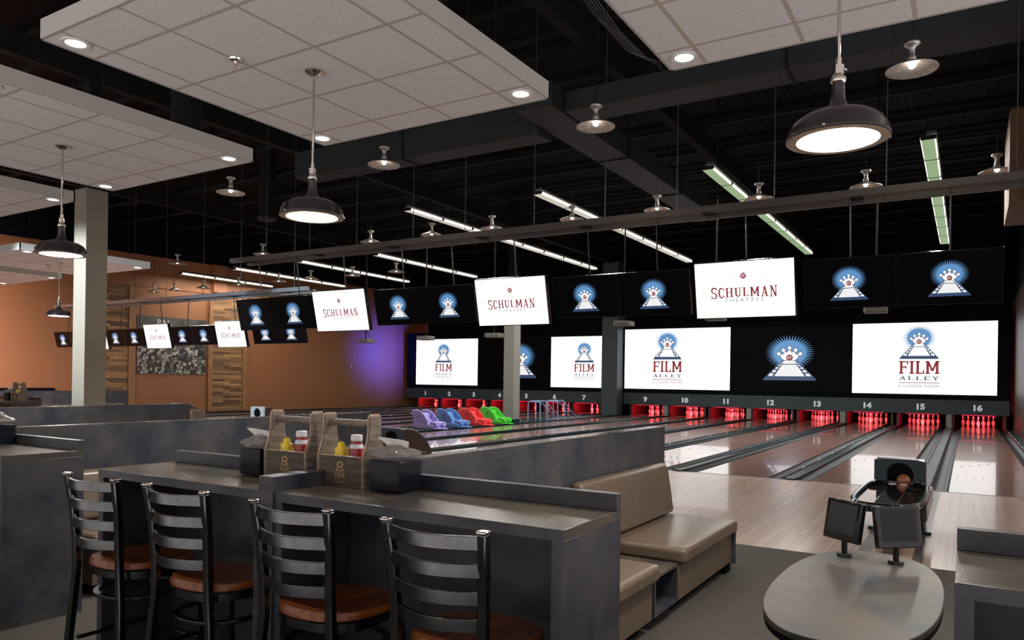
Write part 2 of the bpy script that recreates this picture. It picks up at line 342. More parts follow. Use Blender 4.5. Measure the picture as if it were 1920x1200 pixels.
class Letters:
    """slab serif capitals drawn from strokes; cell height 1"""
    def __init__(s, sw=.16, sh=.07, sl=.10, thin=.09): s.sw = sw; s.sh = sh; s.sl = sl; s.thin = thin
    def polys(s, ch, w):
        sw, sh, sl, th = s.sw, s.sh, s.sl, s.thin; P = []
        q = lambda x0, x1, z0, z1: P.append([(x0, z0), (x1, z0), (x1, z1), (x0, z1)])
        def st(x, z0=0, z1=1, bot=True, top=True):
            q(x-sw/2, x+sw/2, z0, z1)
            if bot: q(x-sw/2-sl, x+sw/2+sl, z0, z0+sh)
            if top: q(x-sw/2-sl, x+sw/2+sl, z1-sh, z1)
        def dg(x0, z0, x1, z1, t): P.append([(x0-t/2, z0), (x0+t/2, z0), (x1+t/2, z1), (x1-t/2, z1)])
        a = sl+sw/2
        if ch == 'I': st(w/2)
        elif ch == 'F': st(a); q(a, w, 1-sh, 1); q(w-th*.8, w, .74, 1); q(a, w*.8, .48, .48+sh); q(w*.8-th*.7, w*.8, .40, .62)
        elif ch == 'E': st(a); q(a, w, 1-sh, 1); q(w-th*.8, w, .76, 1); q(a, w*.8, .48, .48+sh); q(a, w, 0, sh); q(w-th*.8, w, 0, .24)
        elif ch == 'L': st(a); q(a, w, 0, sh); q(w-th*.8, w, 0, .28)
        elif ch == 'T': st(w/2, top=False); q(0, w, 1-sh, 1); q(0, th*.8, .76, 1); q(w-th*.8, w, .76, 1)
        elif ch == 'M':
            st(a, top=False); st(w-a, top=False); q(0, a+sw*.3, 1-sh, 1); q(w-a-sw*.3, w, 1-sh, 1)
            dg(a+sw*.1, 1, w/2, .22, sw*.85); dg(w-a-sw*.1, 1, w/2, .22, sw*.85)
        elif ch == 'N': 
            q(a-th/2, a+th/2, 0, 1); q(0, 2*a, 0, sh); q(w-a-th/2, w-a+th/2, 0, 1); q(w-2*a, w, 1-sh, 1); q(0, a, 1-sh, 1); dg(a, 1, w-a, 0, sw)
        elif ch == 'A': dg(a*.8, 0, w/2, 1, th); dg(w-a*.9, 0, w/2, 1, sw); q(w*.25, w*.75, .28, .28+sh*.9); q(0, 2*a*.85, 0, sh); q(w-2*a*.9, w, 0, sh)
        elif ch == 'Y': st(w/2, 0, .5, top=False); dg(w/2, .42, a*.9, 1, sw*.9); dg(w/2, .42, w-a*.9, 1, th); q(0, 2*a*.9, 1-sh, 1); q(w-2*a*.9, w, 1-sh, 1)
        elif ch == 'H': st(a); st(w-a); q(a, w-a, .46, .46+sh)
        elif ch == 'U': 
            q(a-sw/2, a+sw/2, .25, 1); q(0, 2*a, 1-sh, 1); q(w-a-th/2, w-a+th/2, .25, 1); q(w-2*a, w, 1-sh, 1); s.arc(P, w/2, .27, (w/2-a), .25, pi, 2*pi, sw, th)
        elif ch == 'C': s.arc(P, w/2, .5, w/2-sw/2, .5-sh*.4, pi*.22, pi*1.78, th, th, sw); q(w-th, w, .70, .98); q(w-th, w, .06, .28)
        elif ch == 'S':
            s.arc(P, w/2, .745, w/2-sw*.45, .245, pi*.12, pi*1.5, th, th, sw*.9); s.arc(P, w/2, .255, w/2-sw*.45, .245, -pi*.5, pi*.5, th, th, sw*.9)
            s.arc(P, w/2, .255, w/2-sw*.45, .245, -pi*.88, -pi*.5, th, th, th); q(w-th, w-th*.1, .74, 1); q(th*.1, th, 0, .26)
        elif ch == 'R': st(a); q(a, w*.6, 1-sh, 1); q(a, w*.6, .45, .45+sh); s.arc(P, w*.6, .74, w*.4-sw/2, .24, -pi/2, pi/2, th, th, sw); dg(w-a*.8, 0, w*.45, .48, sw); q(w-1.6*a, w, 0, sh)
        return P
    def arc(s, P, cx, cz, rx, rz, a0, a1, t0, t1, tm=None, n=14):
        def T(u):
            if tm is None: return t0+(t1-t0)*u
            return t0+(tm-t0)*sin(pi*u) if tm > t0 else t0
        for k in range(n):
            u0, u1 = k/n, (k+1)/n; A, B = a0+(a1-a0)*u0, a0+(a1-a0)*u1
            ta, tb = T(u0)/2, T(u1)/2
            P.append([(cx+(rx-ta)*cos(A), cz+(rz-ta)*sin(A)), (cx+(rx+ta)*cos(A), cz+(rz+ta)*sin(A)), (cx+(rx+tb)*cos(B), cz+(rz+tb)*sin(B)), (cx+(rx-tb)*cos(B), cz+(rz-tb)*sin(B))])
def word(mb, text, x0, z0, width, height, widths, L, y=0, gap=.08, rise=None):
    tot = sum(widths)+gap*(len(text)-1); sc = width/tot; x = x0
    for k, (ch, w) in enumerate(zip(text, widths)):
        dz, hh = (0, height) if not rise else rise(k)
        for p in L.polys(ch, w):
            pts = [(x+px*sc, y, z0+dz+pz*hh) for px, pz in p]
            ar = sum(pts[i][0]*pts[(i+1) % len(pts)][2]-pts[(i+1) % len(pts)][0]*pts[i][2] for i in range(len(pts)))
            mb.face(pts if ar > 0 else pts[::-1])
        x += (w+gap)*sc
def emblem(mb, W=1.0, H=1.0, cx=0, z0=0, d=.002, mono=False, white=False):
    """burst, five pins, ball and film-strip lane. base width 1, material slots: blue navy lgrey maroon outline pwhite pred"""
    def F(pts, mi, lay):
        mb.cm = 0 if mono else mi; pp = [(cx+x*W, -lay*d, z0+z*H) for x, z in pts]
        ar = sum(pp[i][0]*pp[(i+1) % len(pp)][2]-pp[(i+1) % len(pp)][0]*pp[i][2] for i in range(len(pp)))
        mb.face(pp if ar > 0 else pp[::-1])
    n = 46; bz = .50
    if mono:
        for k in range(24):
            a, b = 2*pi*k/24, 2*pi*(k+1)/24
            F([(.20*cos(a), bz+.15*sin(a)), (.31*cos(a), bz+.23*sin(a)), (.31*cos(b), bz+.23*sin(b)), (.20*cos(b), bz+.15*sin(b))], 0, 0)
    else: F([(.30*cos(2*pi*k/40), bz+.22*sin(2*pi*k/40)) for k in range(40)], 0, 0)
    for k in range(n):
        a = 2*pi*(k+.5)/n; h = pi/n*.92
        F([(.285*cos(a-h), bz+.205*sin(a-h)), (.46*cos(a), bz+.325*sin(a)), (.285*cos(a+h), bz+.205*sin(a+h))], 0, .3)
    if mono:
        F([(-.5, 0), (.5, 0), (.5, .07), (-.5, .07)], 0, 1)
        for sg in (-1, 1): F([(sg*.5, .03), (sg*.36, .03), (sg*.10, .42), (sg*.16, .42)], 0, 1)
        return
    F([(-.5, 0), (.5, 0), (.49, .03), (.10, .40), (-.10, .40), (-.49, .03)], 1, 1)
    F([(-.285, .075), (.285, .075), (.135, .285), (-.135, .285)], 5 if white else 2, 2)
    F([(-.13, .30), (.13, .30), (.082, .385), (-.082, .385)], 5 if white else 2, 2)
    for sg in (-1, 1):
        for t in (.05, .27, .46, .62, .75, .86):
            s = 1-t*.82; xa = .385-.30*t; zz = .085+.30*t
            F([(sg*(xa-.055*s), zz-.022*s), (sg*(xa+.035*s), zz-.022*s), (sg*(xa+.0*s), zz+.026*s), (sg*(xa-.08*s), zz+.026*s)], 5 if white else 2, 2)
    for ang, ln in ((58, .265), (-58, .265), (30, .255), (-30, .255), (0, .27)):
        a = radians(ang); c, s_ = cos(a), sin(a)
        prof = [(0, .03), (.040, .05), (.052, .09), (.040, .14), (.020, .175), (.019, .19), (.030, .215), (.030, .235), (.016, .255), (0, .26)]
        def tr(x, z, g=1.0): z = z*ln/.25; x = x*1.0*g; return (x*c+z*s_, (x*-s_+z*c)*.92+.365)
        out = [tr(x+.009, z+(.006 if z > .2 else -.004)) for x, z in prof] + [tr(-x-.009, z+(.006 if z > .2 else -.004)) for x, z in prof[::-1]]
        F(out, 4, 2.6+(.4 if ang == 0 else 0))
        F([tr(x, z) for x, z in prof]+[tr(-x, z) for x, z in prof[::-1]], 5, 3+(.4 if ang == 0 else 0))
        F([tr(-.02, .176), tr(.02, .176), tr(.022, .192), tr(-.022, .192)], 6, 3.5+(.4 if ang == 0 else 0))
    F([(.066*cos(2*pi*k/24), .412+.056*sin(2*pi*k/24)) for k in range(24)], 3, 4.4)
    for x0, x1, z0_, z1_ in ((-.044, -.012, .392, .398), (-.044, -.012, .409, .415), (-.044, -.012, .426, .432), (-.018, -.012, .392, .412), (-.044, -.038, .412, .432), (-.004, .044, .426, .432), (.016, .023, .385, .430)):
        F([(x0, z0_), (x1, z0_), (x1, z1_), (x0, z1_)], 5, 4.8)
EM = ['g_blue', 'g_navy', 'g_lgrey', 'g_maroon', 'g_outline', 'g_pwhite', 'g_pred']
LF = Letters(.17, .10, .07, .12); LN = Letters(.17, .075, .08, .09); LW = Letters(.15, .13, .12, .10)
def film_text(mb, w, y, mats=(0, 1), d=.002):
    """FILM / ALLEY / rule / A SCHULMAN THEATRE, width w, top at z=0 going down; h follows the sign"""
    mb.cm = mats[0]; word(mb, 'FILM', -w/2, -.40*w, w, .36*w, [.62, .34, .58, .92], LF, y, .06)
    mb.cm = mats[1]; word(mb, 'ALLEY', -w/2, -.575*w, w, .105*w, [.8, .72, .72, .72, .8], LW, y, .10)
    mb.cm = mats[0]; mb.face([(-w/2, y, -.66*w), (w/2, y, -.66*w), (w/2, y, -.64*w), (-w/2, y, -.64*w)])
    me = txt_mesh('A SCHULMAN THEATRE', 't', .125*w, 'g_maroon', sx=.76); merge_me(mb, me, 0, y, -.785*w); bpy.data.meshes.remove(me)

me = txt_mesh('PAL', 'marquee_letters', .30, 'mlight', ext=.002, off=.006, spacing=1.15); o = linkmesh('marquee_letters', me, mu); o.rotation_euler = (0, 0, radians(90-4.8)); o.location = (wx(17.2)+.036, 17.2, 3.30)
# ------------------------------------------------------------------ lanes
WORDS = ['zero','one','two','three','four','five','six','seven','eight','nine','ten','eleven','twelve','thirteen','fourteen','fifteen','sixteen']
LANES = {16: .33, 15: -1.37, 14: -3.07, 13: -4.77, 12: -6.47, 11: -8.17, 10: -9.87, 9: -11.57}
for k in range(1, 8): LANES[k] = -23.3+1.476*(k-1)
YF, YP, YM = 11.5, 30.6, 29.85
def pin_mesh():
    pr = [(.001, 0), (.026, .0), (.029, .004), (.044, .06), (.056, .095), (.0605, .115), (.058, .15), (.045, .19), (.030, .225), (.0235, .255), (.0225, .27), (.027, .30), (.032, .335), (.0305, .355), (.022, .374), (.010, .381), (.001, .382)]
    mb = MB(); mb.lathe(pr, 16, close=False)
    for i, f in enumerate(mb.f):
        zc = sum(mb.v[k][2] for k in f)/4
        if .232 < zc < .285 and not .252 < zc < .262: mb.m[i] = 1
    me = mb.mesh('bowling_pin', ['pin', 'pinred'])
    for p in me.polygons: p.use_smooth = True
    return me
PIN = pin_mesh()
def lane(n, x, w, gw, YF):
    t = thing('bowling_lane', 'glossy board bowling lane numbered %s running to its pin deck' % WORDS[n], 'bowling lane', (x, YF, 0))
    L_ = YW-YF-.1
    MB().box(-w/2, w/2, .0, L_, -.05, .0).build('lane_bed', 'lane', t, smooth=False)
    for s in (-1, 1):
        g = MB(); pts = [(s*(w/2+gw*(.5-.5*cos(pi*k/8))), -.075*sin(pi*k/8)-.002) for k in range(9)]
        v = [(px, 0, pz) for px, pz in pts]+[(px, L_, pz) for px, pz in pts]
        f = [(k, k+1, k+10, k+9) for k in range(8)]
        if s > 0: f = [q[::-1] for q in f]
        g.raw(v, f); g.build('gutter', 'gutter', t)
    for k in range(7):
        a = MB(); ax = (k-3)*.137; ay = 4.6-abs(k-3)*.25
        a.face([(ax-.016, ay-.1, .0015), (ax+.016, ay-.1, .0015), (ax, ay+.06, .0015)])
        a.build('aiming_arrow', 'dark', t, smooth=False)
    a = MB()
    for k in (-4, -3, -2, -1, 1, 2, 3, 4):
        a.face([(k*.11+.012*cos(q*pi/4), 2.1+.03*sin(q*pi/4), .0015) for q in range(8)])
    a.build('guide_dots', 'dark', t, smooth=False)
    # foul line
    MB().box(-w/2-gw-.05, w/2+gw+.05, -.03, .0, -.002, .002).build('foul_line', 'dark', t, smooth=False)
    d = .3048
    for r in range(4):
        for c in range(r+1):
            o = linkmesh('bowling_pin', PIN); o.location = (x+(c-r/2)*d*(w/1.06), YP+r*d*.866, 0)
            tag(o, 'white bowling pin lit red in the rack at the end of lane %s' % WORDS[n], 'bowling pin', 'pins on lane '+WORDS[n])
for n, x in sorted(LANES.items()):
    lane(n, x, 1.06 if n > 8 else .98, .23 if n > 8 else .18, 11.5 if n > 8 else 15.0)
def cap(x, w, label, dots, YF=11.5, y1=YM):
    t = thing('lane_divider', label, 'lane divider', (x, YF, 0))
    b = MB(); b.box(-w/2, w/2, .25, y1-YF, -.05, .012)
    b.prism([(-w/2, .25), (-w/2, .08), (-w/2*.6, -.02), (w/2*.6, -.02), (w/2, .08), (w/2, .25)], 'xy', -.05, .02)
    b.build('cap', 'cap', t, bevel=.008)
    r = MB()
    for s in (-1, 1): r.tube([(s*w/2, .05, .018), (s*w/2, y1-YF, .018)], .016, 8)
    r.build('bumper_rail', 'gutter', t)
    if dots:
        q = MB()
        for k in range(1, int((y1-YF)/1.6)): q.box(-w/2-.006, -w/2+.012, k*1.55, k*1.55+.035, .032, .036)
        q.build('indicator_lights', 'dot', t, smooth=False)
for n in (9, 10, 11, 12, 13, 14, 15):
    cap((LANES[n]+LANES[n+1])/2, .18, 'grey green divider cap between lanes %s and %s' % (WORDS[n], WORDS[n+1]), n % 2 == 0)
cap(LANES[16]+.53+.23+.1, .2, 'divider cap between lane sixteen and the right side wall', True)
cap(-12.85, .95, 'wide dark divider strip carrying the column right of lane seven', True)
for n in range(1, 7): cap((LANES[n]+LANES[n+1])/2, .13, 'slim divider cap between lanes %s and %s' % (WORDS[n], WORDS[n+1]), n % 2 == 0, 15.0)
cap(LANES[1]-.49-.18-.2, .4, 'divider cap between lane one and the left side wall', False, 15.0)
# masking units
def masking(x0, x1, lanes, label, ztop):
    t = thing('masking_unit', label, 'masking unit', (0, YM, 0))
    MB().box(x0, x1, 0, .12, .95, ztop).build('black_panel', 'matte', t)
    MB().box(x0, x1, -.03, .12, .45, .95).build('number_band', 'band', t)
    for n in lanes:
        me = txt_mesh(str(n), 'lane_number', .27, 'num', ext=.006, off=.013, sx=1.12); o = linkmesh('lane_number', me, t); o.location = (LANES[n]-.05, -.04, .60)
        st = MB().box(LANES[n]-.5, LANES[n]+.5, .06, .09, .428, .44).build('red_light_strip', 'red', t)
        w = .76 if n > 8 else .66
        for s in (-1, 1):
            kx = LANES[n]+s*w
            MB().box(kx-.035, kx+.035, .10, 1.95, -.05, .45).build('kickback', 'kick', t)
        l = area('pin_light', (LANES[n], YM+.13, .34), 1.0, 26, (1, .055, .075), (0, 1, -.16), .08)
    return t
masking(-12.62, 1.20, range(9, 17), 'black masking unit with lane numbers nine to sixteen under the right screens', 3.95)
masking(-24.6, -13.35, range(1, 8), 'black masking unit with lane numbers one to seven under the left screens', 3.75)
for x, m in ((-12.5, 'band'),):
    pass
# white posts between pairs on the masking front
for n in (10, 12, 14, ):
    o = MB().box(LANES[n]-.85-.09, LANES[n]-.85+.09, YM-.05, YM-.032+.1, -.02, .44).build('capping_post', 'colgrey'); tag(o, 'pale post under the number band left of lane '+WORDS[n], 'post')
for n in (16,):
    o = MB().box(LANES[n]-.85-.1, LANES[n]-.85+.06, YM-.05, YM+.07, -.02, .44).build('capping_post', 'colgrey'); tag(o, 'pale post under the number band left of lane sixteen', 'post')
# screens on the wall
def wallscreen(x0, x1, z0, z1, white, label, lw, lx):
    t = thing('projection_screen', label, 'screen', ((x0+x1)/2, YM-.02, z0))
    w, h = x1-x0, z1-z0
    MB().box(-w/2, w/2, -.01, .018, 0, h).build('screen_surface', 'wscreen' if white else 'screen', t, smooth=False)
    mb = MB()
    if white:
        emblem(mb, lw, lw*1.22, lx, h*.49, .004, white=True); o = mb.build('logo_emblem', EM, t, smooth=False); o.location = (0, -.014, 0)
        mb = MB(); film_text(mb, lw*1.03, 0); o = mb.build('logo_lettering', ['g_maroon', 'g_navy'], t, smooth=False); o.location = (lx+.01, -.02, h*.49-.02)
    else:
        emblem(mb, lw, lw*1.08, lx, h*.17, .004); o = mb.build('logo_emblem', EM, t, smooth=False); o.location = (0, -.014, 0)
Z0, Z1 = 1.13, 3.65
wallscreen(-3.62, .84, Z0, Z1, True, 'white wall screen with red film lettering above lanes fourteen to sixteen', 1.22, -.09)
wallscreen(-8.07, -3.64, Z0, Z1, False, 'black wall screen with large bowling emblem above lanes eleven to thirteen', 1.95, .03)
wallscreen(-12.58, -8.09, Z0, Z1, True, 'white wall screen with film lettering just right of the grey pier', 1.22, -.35)
wallscreen(-23.98, -20.22, Z0, Z1-.25, True, 'white wall screen with film lettering, leftmost on the far wall', 1.0, -.15)
wallscreen(-20.20, -16.2, Z0, Z1-.25, False, 'black wall screen with bowling emblem partly behind the pale column', 1.85, .35)
wallscreen(-16.18, -13.38, Z0, Z1-.25, True, 'white wall screen with film lettering just left of the grey pier', .96, .27)
for o in (MB().box(-13.38, -12.66, 29.2, YM-.04, 0, 6.5).build('wall_pier', 'coldark'),): tag(o, 'blue grey pier between the left and right screen walls', 'pier')

# ------------------------------------------------------------------ columns
def column(x0, x1, y0, y1, zt, m, label, name='building_column'):
    t = thing(name, label, 'column', ((x0+x1)/2, (y0+y1)/2, 0)); w, d = (x1-x0)/2, (y1-y0)/2
    MB().box(-w, w, -d, d, 0, zt).build('painted_wrap', m, t, bevel=.006)
    MB().box(-w*.6, w*.6, -d*.6, d*.6, zt-.02, 7.6).build('steel_core', 'roof', t)
    MB().box(-w-.01, w+.01, -d-.01, d+.01, 0, .12).build('base_trim', 'cap', t)
    return t
column(-13.37, -12.99, 7.10, 7.48, 4.62, 'col', 'tall pale column at the left beyond the counters')
column(-13.17, -12.77, 20.98, 21.38, 3.35, 'colgrey', 'pale grey column standing among the lanes by the dragon ramps')

# ------------------------------------------------------------------ roof steel and ducts
def joist(y, label):
    t = thing('roof_joist', label, 'roof joist', (0, y, 0), 0, 'roof joists above the lanes')
    MB().box(-26, 3.8, -.05, .05, 7.45, 7.52).build('top_chord', 'roof', t, smooth=False); MB().box(-26, 3.8, -.05, .05, 6.85, 6.91).build('bottom_chord', 'roof', t, smooth=False)
    w = MB(); x = -25.8; k = 0
    while x < 3.2:
        w.bar([(x, 0, 6.88 if k % 2 else 7.48), (x+.6, 0, 7.48 if k % 2 else 6.88)], .025, .025); x += .6; k += 1
    w.build('web', 'roof', t, smooth=False)
for y in [1.6+1.75*k for k in range(17)]: joist(y, 'dark open web steel joist spanning under the roof deck')
for x in (-20.5, -13.0, -5.0):
    o = MB().box(x-.09, x+.09, 0, 31.8, 6.45, 6.84).build('roof_girder', 'roof'); tag(o, {-20.5: 'dark steel girder running toward the lanes, leftmost', -13.0: 'dark steel girder in line with the columns', -5.0: 'dark steel girder nearest the right side of the hall'}[x], 'girder')
def duct(x0, x1, y0, y1, z0, z1, label):
    t = thing('air_duct', label, 'duct', ((x0+x1)/2, (y0+y1)/2, z0)); w, d, h = (x1-x0)/2, (y1-y0)/2, z1-z0
    MB().box(-w, w, -d, d, 0, h).build('duct_body', 'duct', t, bevel=.01)
    f = MB(); n = int(max(w, d)*2/2.4)
    for k in range(1, n):
        if w > d: x = -w+k*2*w/n; f.box(x-.015, x+.015, -d-.02, d+.02, -.02, h+.02)
        else: y = -d+k*2*d/n; f.box(-w-.02, w+.02, y-.015, y+.015, -.02, h+.02)
    f.build('flange', 'roof', t, smooth=False)
    return t
duct(-5.58, 1.25, 10.6, 11.2, 5.72, 6.05, 'rectangular duct crossing the hall above the right lanes')
duct(-12.2, -6.3, 11.0, 11.5, 5.6, 6.15, 'rectangular duct crossing left of the duct that runs down the lanes')
duct(-6.25, -5.6, 10.2, 19.5, 5.7, 6.1, 'long rectangular duct running down the lanes')
t = thing('cable_bundle', 'drooping bundle of grey cables in the dark roof right of the nearest panel', 'cables', (0, 0, 0))
for k in range(5):
    o = k*.07
    MB().tube([(-4.25+o, 7.2, 6.84), (-4.15+o, 7.8, 6.25-.05*k), (-4.05+o*1.2, 8.5, 6.0-.07*k), (-4.0+o, 9.4, 5.9-.04*k), (-3.95+o*.3, 10.3, 6.05), (-3.95, 10.65, 6.07)], .008, 6).build('cable', 'cablegrey', t)
# round ducts top left
for x, y, z0, lab in ((-9.1, 6.3, 4.3, 'vertical round duct hanging behind the left ceiling panels'), (-16.0, 13.5, 5.6, 'short round duct drop near the left wall')):
    t = thing('round_duct', lab, 'duct', (x, y, z0)); MB().lathe([(.2, 0), (.2, 7.6-z0)], 20).build('pipe', 'roof', t); MB().lathe([(.23, -.03), (.25, .03), (.2, .06)], 20).build('collar', 'duct', t)

# ------------------------------------------------------------------ ceiling clouds
def cloud(x0, x1, y0, y1, z, label, lights, h=.125):
    t = thing('ceiling_cloud', label, 'ceiling panel', (x1, y1, z)); w, d = x1-x0, y1-y0
    M['tiles'] = M.get('tiles') or grid_mat('acoustic_tiles', (.80, .755, .745), (.50, .42, .36), .6135, .607, .306+.6135*20-.6135*20+.0, .31, .028)
    MB().box(-w+.01, -.01, -d+.01, -.01, .004, h-.02).build('tile_panel', 'tiles', t, smooth=False)
    f = MB(); th = .018
    for a in ((-w, 0, -d, -d+th), (-w, 0, -th, 0), (-w, -w+th, -d, 0), (-th, 0, -d, 0)): f.box(a[0], a[1], a[2], a[3], 0, h)
    f.build('fascia', 'tile_edge', t, smooth=False)
    for lx, ly in lights:
        e = MB().lathe([(.085, .003), (.085, -.006), (.062, -.004), (.060, .003)], 24, (lx, ly, 0)).build('downlight_trim', 'white', t)
        g = MB().lathe([(.001, -.001), (.060, -.001)], 20, (lx, ly, 0), close=False).build('downlight_lens', 'down', e)
    for hx in (-w+.3, -.3):
        for hy in (-d+.3, -.3): MB().tube([(hx, hy, h-.03), (hx, hy, 7.6-z)], .004, 5).build('hanger_wire', 'roof', t)
    for lx, ly in lights: spot('downlight_beam', (x1+lx, y1+ly, z-.02), 45, WARM, (0, 0, -1), 95, .7, .05)
    return t
DL = lambda w, d: [(-.14, -.14-.05), (-w+.15, -.17), (-w+.15, -d+.15), (-.15, -d+.2)]
cloud(-5.08, -2.72, 2.46, 4.93, 3.53, 'large suspended tile panel nearest the upper left', DL(2.36, 2.47))
cloud(-8.51, -6.06, 2.46, 4.95, 3.53, 'suspended tile panel second from the left foreground one', DL(2.45, 2.49))
cloud(-11.9, -9.44, 2.46, 5.02, 3.53, 'suspended tile panel cut by the left edge above the column', DL(2.46, 2.5))
cloud(-1.76, .62, 2.46, 4.90, 3.53, 'suspended tile panel at the top right', DL(2.38, 2.44))
cloud(-16.45, -13.95, 6.5, 8.92, 3.53, 'distant white tile panel crossing behind the left column', DL(2.5, 2.42))
cloud(-19.8, -17.25, 6.5, 8.95, 3.53, 'farthest white tile panel at the left edge', DL(2.5, 2.45))
for x, y, lab in ((-4.22, 3.28, 'chrome sprinkler head under the nearest left ceiling panel'), (-15.4, 7.7, 'chrome sprinkler head under the distant ceiling panel')):
    t = thing('sprinkler_head', lab, 'sprinkler', (x, y, 3.53))
    MB().lathe([(.045, 0), (.04, -.012), (.015, -.018), (.012, -.03), (.001, -.03)], 16, close=False).build('escutcheon', 'chrome', t)
    q = MB().tube([(0, 0, -.025), (0, 0, -.06)], .005, 6); q.lathe([(.001, -.058), (.022, -.06), (.022, -.063), (.001, -.063)], 10, close=False); q.build('deflector', 'chrome', t)

# ------------------------------------------------------------------ big pendants
def pendant(x, y, label):
    t = thing('dome_pendant', label, 'pendant lamp', (x, y, 2.53), 0, None)
    c = 3.53-2.53
    MB().lathe([(.001, c+.0), (.065, c), (.065, c-.008), (.05, c-.018), (.03, c-.03), (.012, c-.035), (.001, c-.035)], 24, close=False).build('canopy', 'chrome', t)
    MB().tube([(0, 0, .33), (0, 0, c-.02)], .0085, 10).build('stem', 'chrome', t)
    area('pendant_glow', (x, y, 2.50), .34, 45, (1, .95, .88), (0, 0, -1))
    s = MB(); s.lathe([(.001, .36), (.012, .36), (.013, .33), (.024, .325), (.024, .285), (.016, .28), (.03, .272), (.034, .262), (.032, .25), (.026, .243), (.001, .243)], 20, close=False); s.bar([(.02, 0, .31), (.035, 0, .30)], .006, .006); s.build('swivel_joint', 'chrome', t)
    MB().lathe([(.026, .25), (.027, .21), (.031, .17), (.040, .14), (.058, .118), (.10, .108), (.15, .095), (.19, .068), (.213, .03), (.216, .004), (.222, -.004), (.222, -.012), (.214, -.014)], 48, close=False).build('shade', 'bronze', t)
    MB().lathe([(.216, -.013), (.205, -.018), (.176, -.016)], 48, close=False).build('rim_gasket', 'tan', t)
    MB().lathe([(.177, -.0155), (.12, -.021), (.05, -.024), (.001, -.0245)], 48, close=False).build('glass_lens', 'lens', t)
    k = MB()
    for a in (.4, 2.5, 4.6): k.sphere((.222*cos(a), .222*sin(a), -.004), .008, 8)
    k.build('thumb_screws', 'chrome', t)
    return t
pendant(-.52, 3.66, 'large dark pewter dome pendant at the upper right')
pendant(-3.91, 3.69, 'dark pewter dome pendant hanging from the nearest left ceiling panel')
pendant(-7.26, 3.74, 'dark pewter dome pendant just left of the tall column top')
pendant(-15.0, 7.70, 'small looking distant dome pendant left of the column')
# ------------------------------------------------------------------ small shaded lamps
def lampmesh():
    sh = MB().lathe([(.018, .10), (.022, .085), (.05, .065), (.12, .035), (.20, .004), (.235, -.012), (.237, -.02), (.233, -.02), (.2, -.004), (.12, .027), (.05, .056), (.02, .075)], 32, close=False).mesh('lamp_shade', 'galv')
    for p in sh.polygons: p.use_smooth = True
    nk = MB().lathe([(.001, .27), (.02, .265), (.07, .25), (.078, .235), (.06, .215), (.035, .20), (.026, .17), (.030, .12), (.04, .09), (.03, .07), (.001, .07)], 20, close=False).mesh('lamp_neck', 'galv')
    for p in nk.polygons: p.use_smooth = True
    mb = MB().sphere((0, 0, .025), .035, 12)
    b1 = mb.mesh('bulb', 'bulb'); b2 = mb.mesh('bulb', 'bulbdim'); cd = MB().tube([(0, 0, .26), (0, 0, 3.12)], .005, 5).mesh('cord', 'roof')
    return sh, nk, b1, b2, cd
LM = lampmesh()
def smalllamp(x, y, z, bright, label, group):
    t = thing('warehouse_pendant', label, 'pendant lamp', (x, y, z), 0, group)
    if bright: spot('bulb_light', (x, y, z-.06), 30, WARM, (0, 0, -1), 150, .5, .04)
    linkmesh('lamp_shade', LM[0], t); linkmesh('lamp_neck', LM[1], t); linkmesh('bulb', LM[2 if bright else 3], t); linkmesh('cord', LM[4], t)
NUMW = ['first', 'second', 'third', 'fourth', 'fifth', 'sixth', 'seventh', 'eighth', 'ninth', 'tenth', 'eleventh']
for k, x in enumerate((-.51, -3.93, -7.33, -10.75)):
    smalllamp(x, 8.3, 4.54, True, 'bright warehouse pendant, %s from the right in the row of four lit ones' % NUMW[k], 'brightly lit warehouse pendants')
for k, x in enumerate((.32, -1.40, -3.03, -4.82, -6.53, -8.37, -9.92, -11.67, -15.3, -18.8)):
    smalllamp(x, 12.8, 4.52, False, 'galvanised warehouse pendant, %s from the right in the long middle row' % NUMW[k], 'warehouse pendants over the foul line')
for k, x in enumerate((-14.05, -15.75, -17.5, -18.95, -20.9, -22.75, -24.4, -25.6)):
    smalllamp(x, 16.5, 4.48, False, 'galvanised warehouse pendant, %s from the right in the farthest left row' % NUMW[k], 'warehouse pendants over the left lanes')
# ------------------------------------------------------------------ linear fluorescents over the lanes
def fluor(x, y0, y1, green, label):
    t = thing('linear_light', label, 'light fixture', (x, y0, 5.18)); L_ = y1-y0
    MB().box(-.02, .12, 0, L_, .08, .13).build('housing', 'rail', t, smooth=False)
    n = max(2, int(L_/1.22)); s = L_/n
    for k in range(n):
        MB().box(-.09, .09, k*s+.02, (k+1)*s-.02, 0, .012).build('louver', 'louver' if green else 'louverw', t, smooth=False)
        MB().box(.09, .105, k*s+.04, (k+1)*s-.04, .0, .05).box(-.105, -.09, k*s+.04, (k+1)*s-.04, .02, .045).build('glowing_edge', 'tube', t, smooth=False)
    for k in range(n+1): MB().bar([(-.1, min(k*s+.01, L_-.01), .03), (.12, min(k*s+.01, L_-.01), .03)], .03, .06).build('joint_bracket', 'roof', t, smooth=False)
    for k in range(0, n+1, 2): MB().tube([(.05, k*s, .12), (.05, k*s, 2.42)], .004, 5).build('hanger_wire', 'roof', t)
    area('linear_light_glow', (x, (y0+y1)/2, 5.15), .14, (34 if x > -12 else 18 if x > -20 else 24)*L_, (1, .95, .86), (0, 0, -1), L_)
